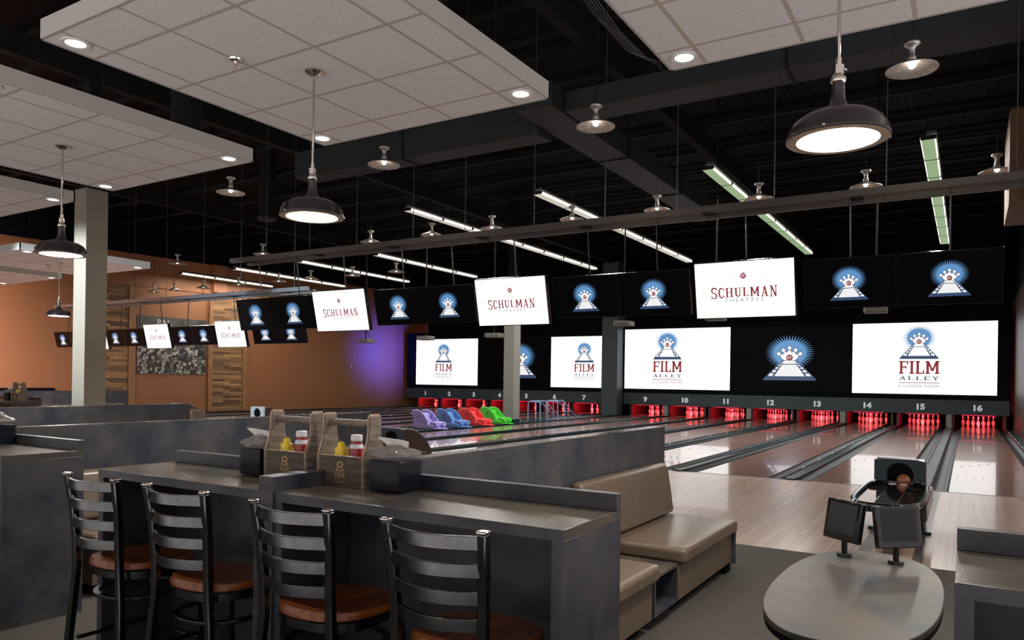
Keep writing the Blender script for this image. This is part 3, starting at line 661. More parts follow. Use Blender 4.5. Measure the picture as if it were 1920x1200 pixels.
for k, (x, y0, y1, g, lab) in enumerate(((-.57, 13.0, 22.8, True, 'green tinted linear light above the right pair of lanes'), (-3.98, 13.0, 22.9, True, 'linear light with green louver, second from the right'),
        (-7.5, 13.1, 22.8, False, 'white linear light, third from the right'), (-10.8, 13.0, 22.9, False, 'white linear light, fourth from the right ending near the pier'),
        (-15.6, 17.3, 22.8, False, 'far white linear light, first left of the column line'), (-18.8, 17.2, 22.8, False, 'far white linear light, second left of the column line'),
        (-22.2, 17.3, 22.8, False, 'far white linear light, second from the left wall'), (-25.1, 17.2, 21.5, False, 'far white linear light nearest the left wall'))):
    fluor(x, y0, y1, g, lab)
# ------------------------------------------------------------------ overhead monitors
def mon_meshes(w, h, kind):
    body = MB().box(-w/2, w/2, -.02, .05, -h/2, h/2).mesh('bezel', 'gloss')
    scr = MB().box(-w/2+.012, w/2-.012, -.0235, -.019, -h/2+.012, h/2-.012).mesh('display', 'wscreen' if kind == 'w' else 'screen')
    mb = MB()
    if kind == 'b':
        emblem(mb, w*.41, h*.82, 0, -h*.34, .0006); lg = mb.mesh('emblem', EM)
    else:
        mb.cm = 0; W_ = w*.66; hh = h*.17
        ws = [.62, .62, .78, .72, .6, .95, .72, .78]
        def rise(k):
            a = (k-3.5)/3.5; return (-.018*h*abs(a)**2*0-(.03*h*abs(a)), hh*(.86+.26*abs(a)))
        word(mb, 'SCHULMAN', -W_/2, -.115*h, W_, hh, ws, LN, 0, .12, rise)
        mb.cm = 3; mb.face([(.052*h*cos(-2*pi*k/24+0), 0, .235*h+.052*h*sin(2*pi*k/24)) for k in range(24)][::-1] if False else [(.052*h*cos(2*pi*k/24), 0, .235*h+.052*h*sin(2*pi*k/24)) for k in range(24)])
        mb.cm = 5
        for a0, a1, z, in ((-.030, -.006, .262), (-.030, -.006, .238), (-.030, -.006, .215), (.0, .034, .258)): mb.face([(a0*h, -.0006, z*h-.004*h), (a1*h, -.0006, z*h-.004*h), (a1*h, -.0006, z*h+.004*h), (a0*h, -.0006, z*h+.004*h)])
        mb.face([(.013*h, -.0006, .205*h), (.021*h, -.0006, .205*h), (.021*h, -.0006, .26*h), (.013*h, -.0006, .26*h)])
        for a0, a1, z_a, z_b in ((-.030, -.024, .238, .262), (-.012, -.006, .215, .238)): mb.face([(a0*h, -.0006, z_a*h), (a1*h, -.0006, z_a*h), (a1*h, -.0006, z_b*h), (a0*h, -.0006, z_b*h)])
        mb.cm = 2
        for s in (-1, 1):
            pts = []
            for k in range(22):
                u = k/21; x = s*w*(.04+.235*u); z = h*(.165+.055*sin(u*pi*1.5+.3)*(1-.25*u)-.02*u)
                pts.append((x, z))
            for (xa, za), (xb, zb) in zip(pts, pts[1:]):
                q = [(xa, 0, za), (xb, 0, zb), (xb, 0, zb+.008*h), (xa, 0, za+.008*h)]; mb.face(q if s > 0 else q[::-1])
            cx_, cz_ = s*w*.215, h*.165
            for k in range(12):
                a, b = 2*pi*k/12, 2*pi*(k+1)/12; r0, r1 = .018*h, .026*h
                mb.face([(cx_+r0*cos(a), 0, cz_+r0*sin(a)), (cx_+r1*cos(a), 0, cz_+r1*sin(a)), (cx_+r1*cos(b), 0, cz_+r1*sin(b)), (cx_+r0*cos(b), 0, cz_+r0*sin(b))])
        mb.cm = 1; me = txt_mesh('THEATRES', 't', .095*h, 'g_slategrey', spacing=1.55, sx=1.05); merge_me(mb, me, 0, 0, -.215*h); bpy.data.meshes.remove(me)
        lg = mb.mesh('lettering', ['g_maroon', 'g_slategrey', 'g_swirl', 'g_maroon', 'g_navy', 'g_pwhite'])
    br = MB(); br.box(-.12, .12, .05, .09, -.12, .12); zt = .95 if w > .98 or h > .56 else .84; br.tube([(0, .08, 0), (0, .18, .25), (0, .25 if zt > .9 else .34, zt)], .010, 8)
    return body, scr, lg, br.mesh('bracket', 'black')
MM = {('b', 1): mon_meshes(.965, .575, 'b'), ('w', 1): mon_meshes(1.20, .70, 'w'), ('b', 2): mon_meshes(.79, .45, 'b'), ('w', 2): mon_meshes(.98, .60, 'w')}
def monitor(x, y, z, kind, row, label, tilt=13):
    t = thing('overhead_monitor', label, 'monitor', (x, y, z), 0, {('b', 1): 'black emblem monitors in the near overhead row', ('w', 1): 'white lettered monitors in the near overhead row', ('b', 2): 'black emblem monitors in the far overhead row', ('w', 2): 'white lettered monitors in the far overhead row'}[(kind, row)])
    t.rotation_euler = (radians(tilt), 0, 0)
    b, s, l, br = MM[(kind, row)]
    o = linkmesh('bezel', b, t); o = linkmesh('display', s, t); o = linkmesh('emblem' if kind == 'b' else 'lettering', l, t); o.location = (0, -.0245, 0); linkmesh('bracket', br, t)
for k, xc in enumerate((-.67, -3.965, -7.245, -10.61)):
    for s in (0, 1):
        monitor(xc+(.49 if s == 0 else -.49), 9.17, 2.562-.008*k, 'b', 1, 'black emblem monitor, %s half of the %s black pair from right, near row' % (('right', 'left')[s], NUMW[k]))
for k, xc in enumerate((-2.33, -5.635, -9.0)):
    monitor(xc, 9.17, 2.55-.008*k, 'w', 1, 'white lettered monitor, %s from the right in the near overhead row' % NUMW[k])
B2 = [(-12.12, 'right half of the pair tucked behind the near row'), (-12.92, 'left half of the pair tucked behind the near row'), (-15.0, 'right half of the pair left of the rightmost far white one'), (-15.79, 'left half of the pair left of the rightmost far white one'),
      (-17.72, 'right half of the pair just right of the column'), (-18.52, 'left half of the pair just right of the column'), (-20.2, 'right half of the pair left of the column, cut by it'), (-21.0, 'leftmost of all in the picture')]
for x, l in B2: monitor(x, 10.92, 2.335, 'b', 2, 'small emblem monitor, '+l)
for x, l in ((-14.06, 'right one of the two seen whole'), (-16.76, 'left one of the two seen whole, before the mural'), (-19.40, 'cut by the column')): monitor(x, 10.92, 2.345, 'w', 2, 'small white monitor in far row, '+l)
M['rail2'] = mat('grey_rail_metal', (.22, .25, .28), .4, .5)
def rail(x0, x1, y, z, label, drops):
    rm = 'rail' if x1 > 0 else 'rail2'
    t = thing('display_rail', label, 'rail', (0, y, z))
    MB().box(x0, x1, -.13, -.05, -.05, .03).build('beam', rm, t, smooth=False); MB().box(x0+.25, x1, .06, .14, -.09, -.01).build('beam', rm, t, smooth=False)
    x = x0+.4
    while x < x1-.2: MB().box(x, x+.12, -.12, .13, -.055, -.02).build('cross_plate', 'roof', t, smooth=False); x += 1.7
    w = MB()
    for k, x in enumerate(drops):
        w.tube([(x+.3, 0, 0), (x+.3, 0, 7.5-z)], .006, 5)
    w.build('hanging_rods', 'rail', t)
rail(-11.75, 1.2, 9.2, 3.56, 'long dark rail carrying the near row of monitors', [.1, -1.1, -2.3, -3.5, -4.5, -5.6, -6.8, -7.8, -9.0, -10.1, -11.2])
rail(-21.3, -11.6, 10.95, 3.24, 'grey rail carrying the far row of monitors', [-12.4, -14.1, -15.4, -16.8, -18.1, -19.4, -20.6])
# projectors
for k, (x, z, lab) in enumerate(((-13.8, 2.40, 'under the leftmost near white monitor'), (-11.77, 2.44, 'above the leftmost wall screen'), (-9.7, 2.47, 'left of the pale column'), (-6.36, 2.66, 'left of the right screen wall'), (-4.37, 2.72, 'under the right white monitor'), (-1.446, 2.77, 'above the rightmost wall screen'))):
    t = thing('ceiling_projector', 'grey projector hanging '+lab, 'projector', (x, 15, z))
    MB().prism([(-.19, -.13), (-.15, -.17), (.15, -.17), (.19, -.13), (.19, .14), (-.19, .14)], 'xy', -.05, .05).build('body', 'projgrey', t, bevel=.01)
    MB().lathe([(.035, 0), (.035, .03), (.02, .03)], 16, (.08, .14, 0), 'y').build('lens', 'gloss', t)
    MB().tube([(0, 0, .05), (0, 0, 7.5-z)], .018, 8).build('mount_pole', 'roof', t)
    MB().tube([(.05, .05, .05), (.09, .05, .13), (.05, .05, .2), (.02, .02, .26)], .006, 6).build('cable', 'matte', t)

# ------------------------------------------------------------------ seating area: counters
CT, CY0, CY1 = .95, 2.0, 2.44
def counter(x0, x1, label, jog=False, y0=CY0, y1=CY1):
    w = x1-x0; t = thing('bar_counter', label, 'counter', (x0, y0, 0)); d = y1-y0; e = .04
    MB().box(0, w, 0, d, CT-.034, CT).build('worktop', ['slate_top'], t, bevel=.0015)
    MB().box(-.0005, w+.0005, -.002, .001, CT-.036, CT-.0015).build('front_edge', 'slate', t)
    for a in (0, w-e): MB().box(a, a+e, 0, d, 0, CT-.0345).build('side_panel', 'slate', t, bevel=.0015)
    MB().box(e, w-e, d-.06, d-.03, 0, CT-.035).build('back_panel', 'slate', t)
    MB().box(0, w, d-.04, d, CT+.0005, CT+.06).build('back_rim', 'slate', t, bevel=.0015)
    return t
counter(-2.30, -1.035, 'slate laminate counter nearest the camera with two stools and a napkin box')
counter(-3.52, -2.38, 'slate laminate counter left of the raised divider with two stools')
o = MB().box(-2.38, -2.30, CY0-.012, CY1, 0, CT+.06).build('counter_divider', 'slate', bevel=.0015); tag(o, 'raised slate divider panel between the two middle counters', 'divider')
counter(-6.6, -4.45, 'slate counter at the left edge of the picture')
counter(-.02, 1.6, 'slate counter at the lower right edge')
counter(-15.2, -12.95, 'distant slate counter left of the column holding a caddy', y0=5.95, y1=6.4)
# ------------------------------------------------------------------ bar stools
def sup(a, w, d, e=2.7): c, s = cos(a), sin(a); return (w*abs(c)**(2/e)*(1 if c >= 0 else -1), d*abs(s)**(2/e)*(1 if s >= 0 else -1))
def stool(x, y, label):
    t = thing('bar_stool', label, 'bar stool', (x, y, 0), 0, None)
    for s in (-1, 1):
        MB().bar([(s*.205, -.235, 0), (s*.198, -.215, .22), (s*.180, -.205, .42), (s*.166, -.202, .54), (s*.166, -.206, .66), (s*.173, -.217, .82), (s*.183, -.238, .955)], .032, .030, up=(0, 1, 0)).build('back_post', 'steel', t, bevel=.005)
        MB().box(s*.183-.0175, s*.183+.0175, -.2555, -.2215, .953, .963).build('post_cap', 'chrome', t, bevel=.004)
        MB().bar([(s*.165, .15, .53), (s*.20, .20, 0)], .028, .028, up=(0, 1, 0)).build('leg', 'steel', t, bevel=.004)
    for k in range(4):
        z = .945-.084*k; y0 = -.236+.0095*k; n = 14; hw = .172-.005*k
        path = [(-hw+2*hw*i/n, y0-.055*sin(pi*i/n), z-.021) for i in range(n+1)]
        MB().sweep(path, [(-.007, -.021), (.007, -.021), (.007, .021), (-.007, .021)], (0, 0, 1)).build('back_slat', 'steel', t, bevel=.002)
    n = 40; sm = MB(); rings = [(.93, .548), (1.0, .555), (1.0, .570), (.96, .578), (.75, .574), (.4, .570), (.02, .569)]
    v = []
    for f, z in rings:
        for i in range(n):
            px, py = sup(2*pi*i/n, .205*f, .20*f, 2.6); v.append((px*(1-.10*(py/.2)*-1), py, z+(.010*(py/.2)**2*(-1 if py > 0 else 1) if f < .97 else 0)))
    fs = [(j*n+i, j*n+(i+1) % n, (j+1)*n+(i+1) % n, (j+1)*n+i) for j in range(len(rings)-1) for i in range(n)]+[tuple(range(n))[::-1], tuple(range((len(rings)-1)*n, len(rings)*n))]
    sm.raw(v, fs); sm.build('seat', 'seatwood', t)
    MB().bar([(*sup(2*pi*i/32, .188, .183, 2.8), .530) for i in range(32)], .012, .032, closed=True).build('seat_frame', 'steel', t)
    MB().bar([(*sup(2*pi*i/32, .178, .178, 2.2), .425) for i in range(32)], .028, .016, closed=True).build('ring_brace', 'steel', t, bevel=.003)
    f = MB(); f.bar([(-.19, .185, .17), (.19, .185, .17)], .022, .022); f.bar([(-.196, -.18, .21), (-.192, .185, .21)], .02, .02); f.bar([(.196, -.18, .21), (.192, .185, .21)], .02, .02); f.build('foot_rest', 'steel', t, bevel=.003)
    return t
for x, lab in ((-1.375, 'gunmetal ladder back bar stool nearest the camera at the right end'), (-1.995, 'gunmetal ladder back bar stool second from the right, before the divider'), (-2.642, 'gunmetal ladder back bar stool third from the right'), (-3.232, 'gunmetal ladder back bar stool beside the gap left of the counters'), (-5.0, 'bar stool mostly hidden under the left edge counter')):
    stool(x, 2.04 if x > -4 else 2.09, lab)
# ------------------------------------------------------------------ partitions and lounge benches
def partition(x, label, y0=2.46, y1=5.72):
    t = thing('booth_partition', label, 'partition', (x, y0, 0)); d = y1-y0
    for k, (a, b) in enumerate(((0, d*.36), (d*.36+.003, d*.69), (d*.69+.003, d))):
        MB().box(-.04, .04, a, b, 0, 1.045).build('laminate_panel', 'slate', t, bevel=.002)
    MB().box(-.041, .041, -.001, d+.001, 1.045, 1.05).build('top_edge', 'slate_top', t)
partition(-2.10, 'slate partition behind the nearest counter ending beside the tan bench')
partition(-5.27, 'slate partition crossing behind the condiment caddies', y1=5.82)
partition(-8.32, 'darker slate partition farther left with a tan block at its end', y1=5.82)
def cushion(mb, x0, x1, y0, y1, z0, z1, crown=.012, nx=8, ny=12):
    v = []; 
    for j in range(ny+1):
        for i in range(nx+1):
            u, w = i/nx, j/ny; bulge = (1-(2*u-1)**4)*(1-(2*w-1)**6)
            v.append((x0+(x1-x0)*u, y0+(y1-y0)*w, z1-.006+crown*bulge+.003*sin(u*9+w*5)*bulge))
    nb = len(v); fs = [(j*(nx+1)+i, j*(nx+1)+i+1, (j+1)*(nx+1)+i+1, (j+1)*(nx+1)+i) for j in range(ny) for i in range(nx)]
    per = [i for i in range(nx+1)]+[j*(nx+1)+nx for j in range(1, ny+1)]+[ny*(nx+1)+i for i in range(nx-1, -1, -1)]+[j*(nx+1) for j in range(ny-1, 0, -1)]
    for k, p in enumerate(per): v.append((v[p][0], v[p][1], z0))
    m = len(per)
    for k in range(m): fs.append((per[k], nb+k, nb+(k+1) % m, per[(k+1) % m]))
    fs.append(tuple(nb+k for k in range(m))[::-1]); mb.raw(v, fs); return mb
def bench(dx, y0, y1, label, back=(None, None), zb=.80, endp=False):
    t = thing('lounge_bench', label, 'bench', (dx, y0, 0)); d = y1-y0
    cushion(MB(), .0, .60, 0, d, .295, .40).build('seat_cushion', 'vinyl', t, bevel=.028, seg=4)
    MB().box(.04, .555, .012, d-.012, .075, .293).build('upholstered_base', 'vinyl', t, bevel=.004)
    MB().box(.06, .49, .05, d-.05, 0, .075).build('toe_kick', 'matte', t)
    if back[0] is not None:
        a, b = back[0]-y0, back[1]-y0
        MB().prism([(-.015, .41), (.135, .41), (.085, zb-.06), (.06, zb), (-.015, zb)], 'xz', a, b).build('backrest', 'vinyl', t, bevel=.03, seg=4)
    if endp:
        MB().box(.0, .58, d+.001, d+.022, .06, .33).build('end_panel', 'slate', t, bevel=.002)
        MB().box(.40, .54, d-.1, d+.02, 0, .06).build('foot_block', 'matte', t)
        for z in (.12, .27): MB().lathe([(.001, z), (.055, z), (.055, z+.022), (.001, z+.022)], 20, (.52, d+.045, 0), close=False).build('bumper_disc', 'colgrey', t)
    return t
bench(-2.04, 4.39, 5.60, 'brown vinyl lounge bench with backrest facing the lanes table, at the partition end', (4.05, 5.54), .785, True)
bench(-2.04, 2.60, 3.97, 'brown vinyl lounge bench half hidden behind the nearest counter')
bench(-5.21, 4.39, 5.60, 'brown vinyl bench beside the second partition', (3.80, 5.62), .74)
bench(-5.21, 2.60, 3.97, 'brown vinyl bench seen through the gap between counters', (2.60, 3.75), .74)
bench(-8.33, 5.83, 6.25, 'brown vinyl seat block at the end of the third partition', (5.83, 6.05), .98)
def cubby(dx, label):
    t = thing('cubby_shelf', label, 'shelf', (dx, 3.985, 0)); w, d, h = .55, .39, .31; e = .018
    MB().box(0, w, 0, d, h-e, h).build('top_panel', 'slate_top', t, bevel=.001)
    for a in (0, d-e): MB().box(0, w, a, a+e, .08, h-e).build('side_panel', 'slate', t)
    MB().box(0, w, e, d-e, .08, .08+e).build('bottom_panel', 'slate', t); MB().box(0, .02, e, d-e, .09, h-e).build('back_panel', 'slate', t)
    MB().box(.02, w-.1, .03, d-.03, 0, .08).build('plinth', 'matte', t)
cubby(-2.03, 'open slate cubby between the two brown benches'); cubby(-5.2, 'open slate cubby between the benches at the second partition')
# ------------------------------------------------------------------ lounge table with scoring terminals
t = thing('lounge_table', 'oval slate lounge table at the lower right with two black terminals', 'table', (-.42, 3.72, 0))
M['table'] = mat('table_laminate', (.034, .037, .042), .40, col2=(.085, .066, .050), vscale=3.4, spec=.35)
top = [(.345*(abs(cos(a))**.78)*(1 if cos(a) >= 0 else -1), .84*(abs(sin(a))**.86)*(1 if sin(a) >= 0 else -1)) for a in [2*pi*k/96 for k in range(96)]]
MB().prism(top, 'xy', .455, .480).build('table_top', 'table', t, bevel=.003)
MB().prism([(x*.994, y*.996) for x, y in top], 'xy', .43, .4545).build('edge_band', 'matte', t)
q = MB(); q.lathe([(.045, .03), (.045, .43)], 20, (0, -.3, 0)); q.lathe([(.045, .03), (.045, .43)], 20, (0, .35, 0)); q.build('pedestal', 'black', t)
q = MB(); q.lathe([(.24, 0), (.24, .015), (.05, .035)], 32, (0, -.3, 0)); q.lathe([(.24, 0), (.24, .015), (.05, .035)], 32, (0, .35, 0)); q.build('base_plate', 'black', t)
def terminal(x, y, rz, label):
    t = thing('scoring_terminal', label, 'touch screen', (x, y, .481), rz)
    MB().lathe([(.001, .018), (.036, .018), (.038, .014), (.038, 0), (.001, 0)][::-1], 24, close=False).build('base', 'black', t)
    MB().tube([(0, 0, .015), (0, 0, .10)], .015, 16).build('post', 'black', t)
    h = MB(); h.M = Matrix.Translation((0, -.015, .085)) @ Matrix.Rotation(radians(-9), 4, 'X')
    h.box(-.125, .125, -.022, .012, .0, .215); o = h.build('housing', 'gloss', t, bevel=.006)
    s = MB(); s.M = h.M; s.box(-.098, .098, -.0235, -.0215, .035, .198); s.build('screen', 'screen2', o)
M['screen2'] = mat('idle_touch_screen', (.022, .022, .023), .4, spec=.2)
terminal(-.555, 4.36, radians(-40), 'black touch screen on a post, left one on the oval table')
terminal(-.305, 4.33, radians(40), 'black touch screen on a post, right one on the oval table')

# ------------------------------------------------------------------ ball returns
def ball_return(x, label, full=True, light=False, y=8.05):
    t = thing('ball_return', label, 'ball return', (x, y, 0)); w = .215
    side = [(0, .40), (0, .62), (.02, .675), (.08, .70), (.18, .695), (.32, .65), (.46, .57), (.58, .47), (.66, .36), (.68, .12), (.10, .12), (.10, .40)]
    MB().prism(side, 'yz', -w, w).build('hood_shell', 'hoodbrown', t, bevel=.012, seg=3)
    fr = MB(); n = 24; ro = []; zc, r = .55, .12
    out = []
    for k in range(n):
        a = 2*pi*k/n; c, s = cos(a), sin(a); m = max(abs(c)/.222, abs(s)/.145); out.append((c/m*1.0, s/m+.555))
    v = [(px, -.012, pz) for px, pz in out]+[(r*cos(2*pi*k/n), -.012, zc+r*.95*sin(2*pi*k/n)) for k in range(n)]+[(r*.92*cos(2*pi*k/n), .0, zc+r*.9*sin(2*pi*k/n)) for k in range(n)]+[(px, .03, pz) for px, pz in out]
    f = []
    for k in range(n):
        j = (k+1) % n; f += [(k, j, n+j, n+k), (n+k, n+j, 2*n+j, 2*n+k), (j, k, 3*n+k, 3*n+j)]
    fr.raw(v, f); fr.build('hood_face', 'hoodface2' if light else 'hoodface', t)
    MB().lathe([(.001, -.002), (.113, -.002)], 24, (0, 0, zc), 'y', close=False).build('ball_opening', 'matte', t)
    MB().box(-.2, .2, .12, .66, 0, .12).build('base_foot', 'black', t)
    me = txt_mesh('Frameworx', 'maker_mark', .055, 'g_swirl2', ext=.001); o = linkmesh('maker_mark', me, t); o.rotation_euler = (0, 0, pi/2); o.location = (w+.013, .38, .33)
    if full:
        q = MB(); rr = [(*sup(2*pi*i/48, .25, .84, 4), .47) for i in range(48)]
        q.tube([(a, b-.85, c) for a, b, c in rr], .03, 10, closed=True); q.build('rack_ring', 'gloss', t)
        MB().box(-.085, .085, -1.5, -.12, .43, .475).build('centre_belt', 'gloss', t, bevel=.008)
        MB().box(-.24, .24, -1.66, -1.5, .42, .46).build('end_tray', 'gloss', t, bevel=.012); MB().box(-.24, .24, -.32, 0, .42, .47).build('end_tray', 'gloss', t, bevel=.012)
        c = MB(); c.box(.225, .285, -1.35, -.1, .33, .47); c.build('side_trim', 'hoodbrown', t, bevel=.01)
        c = MB(); c.box(-.12, .12, -.35, .1, 0, .43); c.build('pedestal', 'hoodbrown', t, bevel=.01)
        MB().box(-.27, -.17, -.02, .05, 0, .03).build('foot_pad', 'cap', t); MB().box(.17, .27, -.02, .05, 0, .03).build('foot_pad', 'cap', t)
        for a in (-.05, .045): MB().box(a-.03, a+.03, -.20, -.14, .476, .48).build('reset_label', 'white', t)
        for a in (-.15, .16): MB().lathe([(.06, .46), (.07, .49), (.05, .51), (.001, .515)], 16, (a, -.18, 0), close=False).build('blower_vent', 'gloss', t)
    return t
M['hoodbrown'] = mat('hood_brown', (.045, .025, .022), .3, coat=.3); M['hoodface'] = mat('hood_dark_teal', (.026, .040, .048), .3, coat=.3); M['hoodface2'] = mat('hood_pale', (.45, .55, .58), .3)
M['g_swirl2'] = mat('printed_grey', (.35, .30, .27), .5)
ball_return(-.545, 'black ball return with open rack on the approach between lanes fifteen and sixteen')
ball_return(-3.93, 'ball return hidden low behind the nearest partition', False)
ball_return(-6.94, 'brown sided ball return hood behind the napkin box', False, y=8.1)
ball_return(-14.15, 'pale faced ball return hood left of the condiment caddies', False, True, y=11.75)
ball_return(-17.0, 'pale ball return hood peeking over the third partition', False, True, y=11.6)
b = MB().sphere((0, 0, 0), .07, 20).build('bowling_ball', 'ballm') if 'ballm' in M else None
M['ballm'] = mat('orange_ball', (.30, .10, .05), .15, coat=.5)
o = MB().sphere((0, 0, 0), .062, 20).build('bowling_ball', 'ballm'); o.location = (-.51, 8.02, .50); tag(o, 'brownish orange bowling ball in the opening of the nearest ball return', 'bowling ball')

# ------------------------------------------------------------------ dragon shaped ball ramps and tubular ramps
def dragon(x, y, m, cname):
    t = thing('dragon_ball_ramp', cname+' dragon shaped plastic ball ramp on the strip by the column', 'ball ramp', (x, y, .012), radians(-12), 'dragon ball ramps'); w = .21; t.scale = (1, 1, .82)
    MB().prism([(-.48, .0), (.46, .0), (.50, .06), (.42, .13), (-.44, .18), (-.50, .12)], 'xz', -w, w).build('base_hull', m, t, bevel=.02, seg=3)
    MB().prism([(-.44, .16), (.18, .15), (.02, .22), (-.12, .36), (-.16, .52), (-.50, .52), (-.46, .40), (-.38, .30), (-.36, .2)], 'xz', -w*.86, w*.86).build('tower', m, t, bevel=.02, seg=3)
    crest = [(-.53, .50), (-.47, .585), (-.38, .60), (-.29, .60), (-.20, .585), (-.12, .55), (-.05, .50), (.01, .44), (.07, .38), (.12, .32), (.17, .26)]
    for s in (-1, 1):
        a = MB().prism([(-.46, .16), (-.40, .30), (-.50, .44)]+crest+[(.20, .14), (.10, .16), (.0, .20), (-.06, .30), (-.10, .40), (-.17, .44), (-.25, .40), (-.27, .28), (-.26, .16)], 'xz', s*w*.78, s*w*.98); a.build('arched_side', m, t, bevel=.01)
        sp = MB()
        for px, pz in crest: sp.sphere((px, s*w*.88, pz+.01), .034, 8)
        sp.build('spiked_crest', m, t)
    h = MB(); h.box(.20, .50, -w*.75, w*.75, .10, .26); h.build('snout', m, t, bevel=.04, seg=3)
    for s in (-1, 1): MB().lathe([(.001, -.03), (.075, -.03), (.085, 0), (.075, .06), (.001, .06)], 20, (.48, s*.12, .17), 'x', close=False).build('nostril', m, t)
    q = MB()
    for k in range(5): q.lathe([(.028, 0), (.004, .06)], 8, (.56, -.16+.08*k, .0))
    q.box(.44, .60, -w, w, 0, .04); q.build('toe_teeth', m, t)
for nm, c in (('drag_purple', (.36, .32, .72)), ('drag_blue', (.12, .27, .62)), ('drag_red', (.80, .06, .07)), ('drag_green', (.08, .60, .06))): M[nm] = mat(nm, c, .35)
for y, m, c in ((16.7, 'drag_purple', 'lavender purple'), (17.85, 'drag_blue', 'blue'), (19.05, 'drag_red', 'red'), (20.2, 'drag_green', 'bright green')): dragon(-12.95, y, m, c)
M['tubeblue'] = mat('light_blue_tube', (.26, .42, .70), .35)
for y, lab in ((22.5, 'light blue tubular ball ramp nearer the column'), (23.8, 'light blue tubular ball ramp farther down the strip')):
    t = thing('tubular_ball_ramp', lab, 'ball ramp', (-12.85, y, .012))
    for k, dy in enumerate((0, .55)):
        q = MB(); q.tube([(-.24, dy, 0), (-.24, dy, .60), (-.20, dy, .66), (.20, dy, .66), (.24, dy, .60), (.24, dy, 0)], .021, 8); q.build('leg_frame', 'tubeblue', t)
    for s in (-1, 1): MB().tube([(s*.12, -.02, .68), (s*.12, .55, .68), (s*.12, .75, .60), (s*.12, 1.7, .06), (s*.12, 1.9, .03)], .019, 8).build('ball_rail', 'tubeblue', t)
    q = MB()
    for a in (.9, 1.15, 1.4): q.tube([(-.12, a, .60-(a-.75)*.568), (.12, a, .60-(a-.75)*.568)], .010, 6)
    q.build('rungs', 'tubeblue', t)

# ------------------------------------------------------------------ caddies, bottles, napkin boxes
def caddy(x, y, z, label, rz=0, full=True):
    t = thing('condiment_caddy', label, 'caddy', (x, y, z), rz); W_, D, H_ = .27, .13, .295; th = .018
    out = [(-.065, 0), (.065, 0), (.065, .125), (.058, .145), (.045, .175), (.037, .205), (.034, .235), (.034, H_-.008), (.028, H_), (-.028, H_), (-.034, H_-.008), (-.034, .235), (-.037, .205), (-.045, .175), (-.058, .145), (-.065, .125)]
    for s in (-1, 1):
        a = s*(W_/2-th/2); o = MB().prism(out, 'yz', a-th/2, a+th/2).build('end_board', 'cadwood', t, bevel=.002)
        MB().sweep([(a, p[0]*1.003, p[1]*1.002) for p in out], [(-th*.36, -.0012), (th*.36, -.0012), (th*.36, .0012), (-th*.36, .0012)], (1, 0, 0), closed=True).build('worn_edge', 'cadedge', o)
    MB().box(-W_/2+th, W_/2-th, -.065, -.053, 0, .125).build('front_board', 'cadwoodx', t, bevel=.0015)
    MB().box(-W_/2+th, W_/2-th, .053, .065, 0, .125).build('back_board', 'cadwoodx', t, bevel=.0015)
    MB().box(-W_/2+th, W_/2-th, -.067, -.051, .1252, .1275).build('worn_top_edge', 'cadedge', t)
    MB().box(-W_/2+th, W_/2-th, -.053, .053, 0, .012).build('bottom_board', 'cadwoodx', t)
    MB().tube([(-W_/2+th, 0, .262), (W_/2-th, 0, .262)], .0145, 16).build('dowel_handle', 'cadwood', t)
    mb = MB(); emblem(mb, .050, .052, 0, 0, .0002, mono=True)
    mb.cm = 0; word(mb, 'FILM', -.028, -.030, .056, .026, [.62, .34, .58, .92], LF, 0, .06); word(mb, 'ALLEY', -.028, -.040, .056, .006, [.8, .72, .72, .72, .8], LW, 0, .10); mb.face([(-.03, 0, -.048), (.03, 0, -.048), (.03, 0, -.046), (-.03, 0, -.046)])
    for i in range(len(mb.m)): mb.m[i] = 0
    o = mb.build('burned_logo', 'brand', t, smooth=False); o.location = (0, -.0665, .065)
    return t
def mustard(x, y, z, label):
    t = thing('mustard_bottle', label, 'bottle', (x, y, z))
    MB().lathe([(.001, 0), (.027, 0), (.030, .005), (.030, .085), (.028, .105), (.021, .12), (.020, .125)], 24, close=False).build('body', 'mustard', t)
    MB().lathe([(.022, .124), (.022, .138), (.014, .142), (.012, .158), (.006, .165), (.001, .165)], 20, close=False).build('cap', 'mustard', t)
    q = MB(); n = 8
    for k in range(n):
        a0, a1 = -pi/2-.7+1.4*k/n, -pi/2-.7+1.4*(k+1)/n; z0 = .086+.004*sin(k*2.2)
        q.face([(.0304*cos(a0), .0304*sin(a0), z0-.03), (.0304*cos(a1), .0304*sin(a1), z0-.03), (.0304*cos(a1), .0304*sin(a1), z0), (.0304*cos(a0), .0304*sin(a0), z0)])
    q.build('red_label', 'ketchup', t); t.scale = (1.22, 1.22, 1.02)
def ketchup(x, y, z, label):
    t = thing('ketchup_bottle', label, 'bottle', (x, y, z))
    MB().lathe([(.001, 0), (.028, 0), (.031, .006), (.033, .06), (.031, .10), (.026, .135), (.020, .165), (.018, .175)], 24, close=False).build('body', 'ketchup', t)
    MB().lathe([(.0215, .174), (.0215, .196), (.019, .199), (.001, .199)], 24, close=False).build('cap', 'white', t)
    MB().lathe([(.0262, .142), (.0222, .160)], 24, close=False).build('neck_label', 'label', t)
    t.scale = (1.15, 1.15, 1.0)
